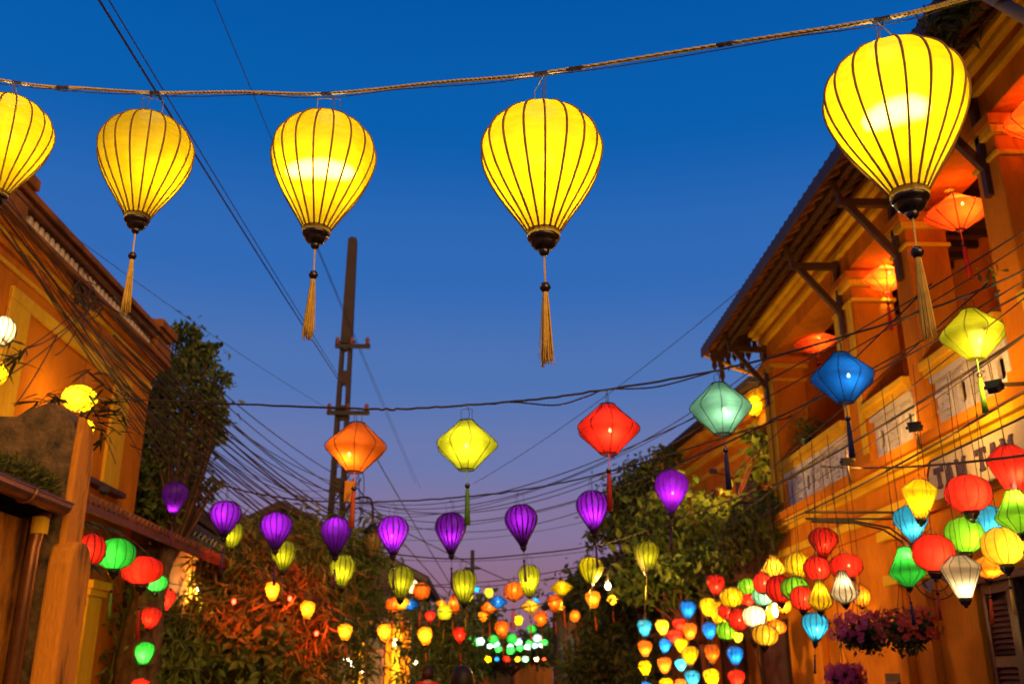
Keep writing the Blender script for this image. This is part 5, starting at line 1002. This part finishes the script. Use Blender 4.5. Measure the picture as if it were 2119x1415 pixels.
# facade wires and the hanging grid over the lantern display
for k, (a, b, r) in enumerate((((1590, 870, 3.6), (2200, 560, 3.6), .008), ((1600, 1005, 3.6), (2200, 640, 3.6), .012), ((1620, 1080, 3.5), (2200, 760, 3.5), .010), ((1700, 965, 3.3), (2200, 930, 3.3), .009))):
    cable('%s wire running along the balcony front' % ('uppermost', 'thick black', 'lower', 'level')[k], sagline(atX(*a), atX(*b), .05), r, n=3, group='wires along the balcony')
for k in range(4):
    x = 2.55 + .32*k; cable('%s support wire over the lantern display' % ('outermost', 'second', 'third', 'innermost')[k], sagline((x, 5.0, 3.72), (x, 12.4, 3.5), .03), .005, n=2, group='lantern display wires')

# ================================================================== PEOPLE
def person(label, x, y, h, shirt, trousers, facing=0):
    t = root('person', label, 'person', (x, y, .006)); s = h / 1.7
    def skin(name, verts, edges, mat, rootv=0):
        me = bpy.data.meshes.new(name); me.from_pydata([Vector(v[:3]) * s for v in verts], edges, []); me.materials.append(mat)
        o = bpy.data.objects.new(name, me); COL.objects.link(o); o.parent = t; ORG[o.name] = ORG[t.name]
        md = o.modifiers.new('skin', 'SKIN'); sv = me.skin_vertices[0].data
        for i, v in enumerate(verts): sv[i].radius = (v[3]*s, (v[4] if len(v) > 4 else v[3])*s)
        sv[rootv].use_root = True; md.use_smooth_shade = True
        sb = o.modifiers.new('sub', 'SUBSURF'); sb.levels = 1; sb.render_levels = 2; return o
    V = [(0,0,.95,.15,.10),(0,0,1.12,.14,.10),(0,0,1.30,.17,.11),(0,.01,1.42,.11,.08),(0,.01,1.50,.052),(0,.03,1.56,.062),(0,.035,1.62,.085,.095),(0,.03,1.67,.06)]
    E = [(i, i+1) for i in range(7)]
    for sg in (-1, 1):
        k = len(V); V += [(sg*.09,0,.88,.088),(sg*.10,.05*sg,.50,.062),(sg*.10,-.06*sg,.10,.042),(sg*.10,.06 - .06*sg,.04,.038)]; E += [(0,k),(k,k+1),(k+1,k+2),(k+2,k+3)]
        k = len(V); V += [(sg*.18,0,1.40,.058),(sg*.23,-.02,1.13,.044),(sg*.22,.08,.88,.034),(sg*.21,.11,.80,.030)]; E += [(3,k),(k,k+1),(k+1,k+2),(k+2,k+3)]
        for j in range(5):
            q = len(V); V += [(sg*.205, .095 + .012*j, .76, .009), (sg*.195, .10 + .012*j, .715 + (.02 if j in (0, 4) else 0), .008)]; E += [(k+3, q), (q, q+1)]
    skin('body', V, E, SKIN)
    Vs = [(0,0,.93,.17,.12),(0,0,1.12,.16,.12),(0,0,1.30,.185,.125),(0,.01,1.43,.12,.09)]; Es = [(0,1),(1,2),(2,3)]
    for sg in (-1, 1):
        k = len(Vs); Vs += [(sg*.185,0,1.40,.07),(sg*.225,-.02,1.18,.06)]; Es += [(3,k),(k,k+1)]
    skin('shirt', Vs, Es, shirt)
    Vt = [(0,0,.96,.165,.115)]; Et = []
    for sg in (-1, 1):
        k = len(Vt); Vt += [(sg*.09,0,.86,.10),(sg*.10,.05*sg,.50,.078),(sg*.10,-.06*sg,.13,.062)]; Et += [(0,k),(k,k+1),(k+1,k+2)]
    skin('trousers', Vt, Et, trousers)
    hd = Vector((x, y, .006)) + Vector((0, .03, 1.625))*s
    MB().lathe([(.001, .115*s), (.06*s, .10*s), (.095*s, .045*s), (.105*s, -.01*s), (.10*s, -.07*s), (.075*s, -.11*s), (.001, -.10*s)], hd - Vector((0, .018, 0))*s, 18).build('hair', HAIR, t, smooth=True)
    for sg in (-1, 1):
        MB().lathe([(.001, .03*s), (.016*s, .015*s), (.018*s, -.01*s), (.001, -.03*s)], hd + Vector((sg*.092*s, .01, -.02*s)), 8).build('ear', SKIN, t, smooth=True)
    t.rotation_euler.z = facing
person('person with dark hair seen from behind at the bottom edge', atY(957, 1395, 8.6).x, 8.6, 1.64, paint('dark_shirt', (.05, .04, .05), stain=.2), paint('jeans', (.04, .05, .09), stain=.2))
person('person in a red shirt farther down the street', atY(885, 1390, 17.5).x, 17.5, 1.72, paint('red_shirt', (.55, .02, .03), stain=.2), paint('grey_trousers', (.08, .08, .09), stain=.2))
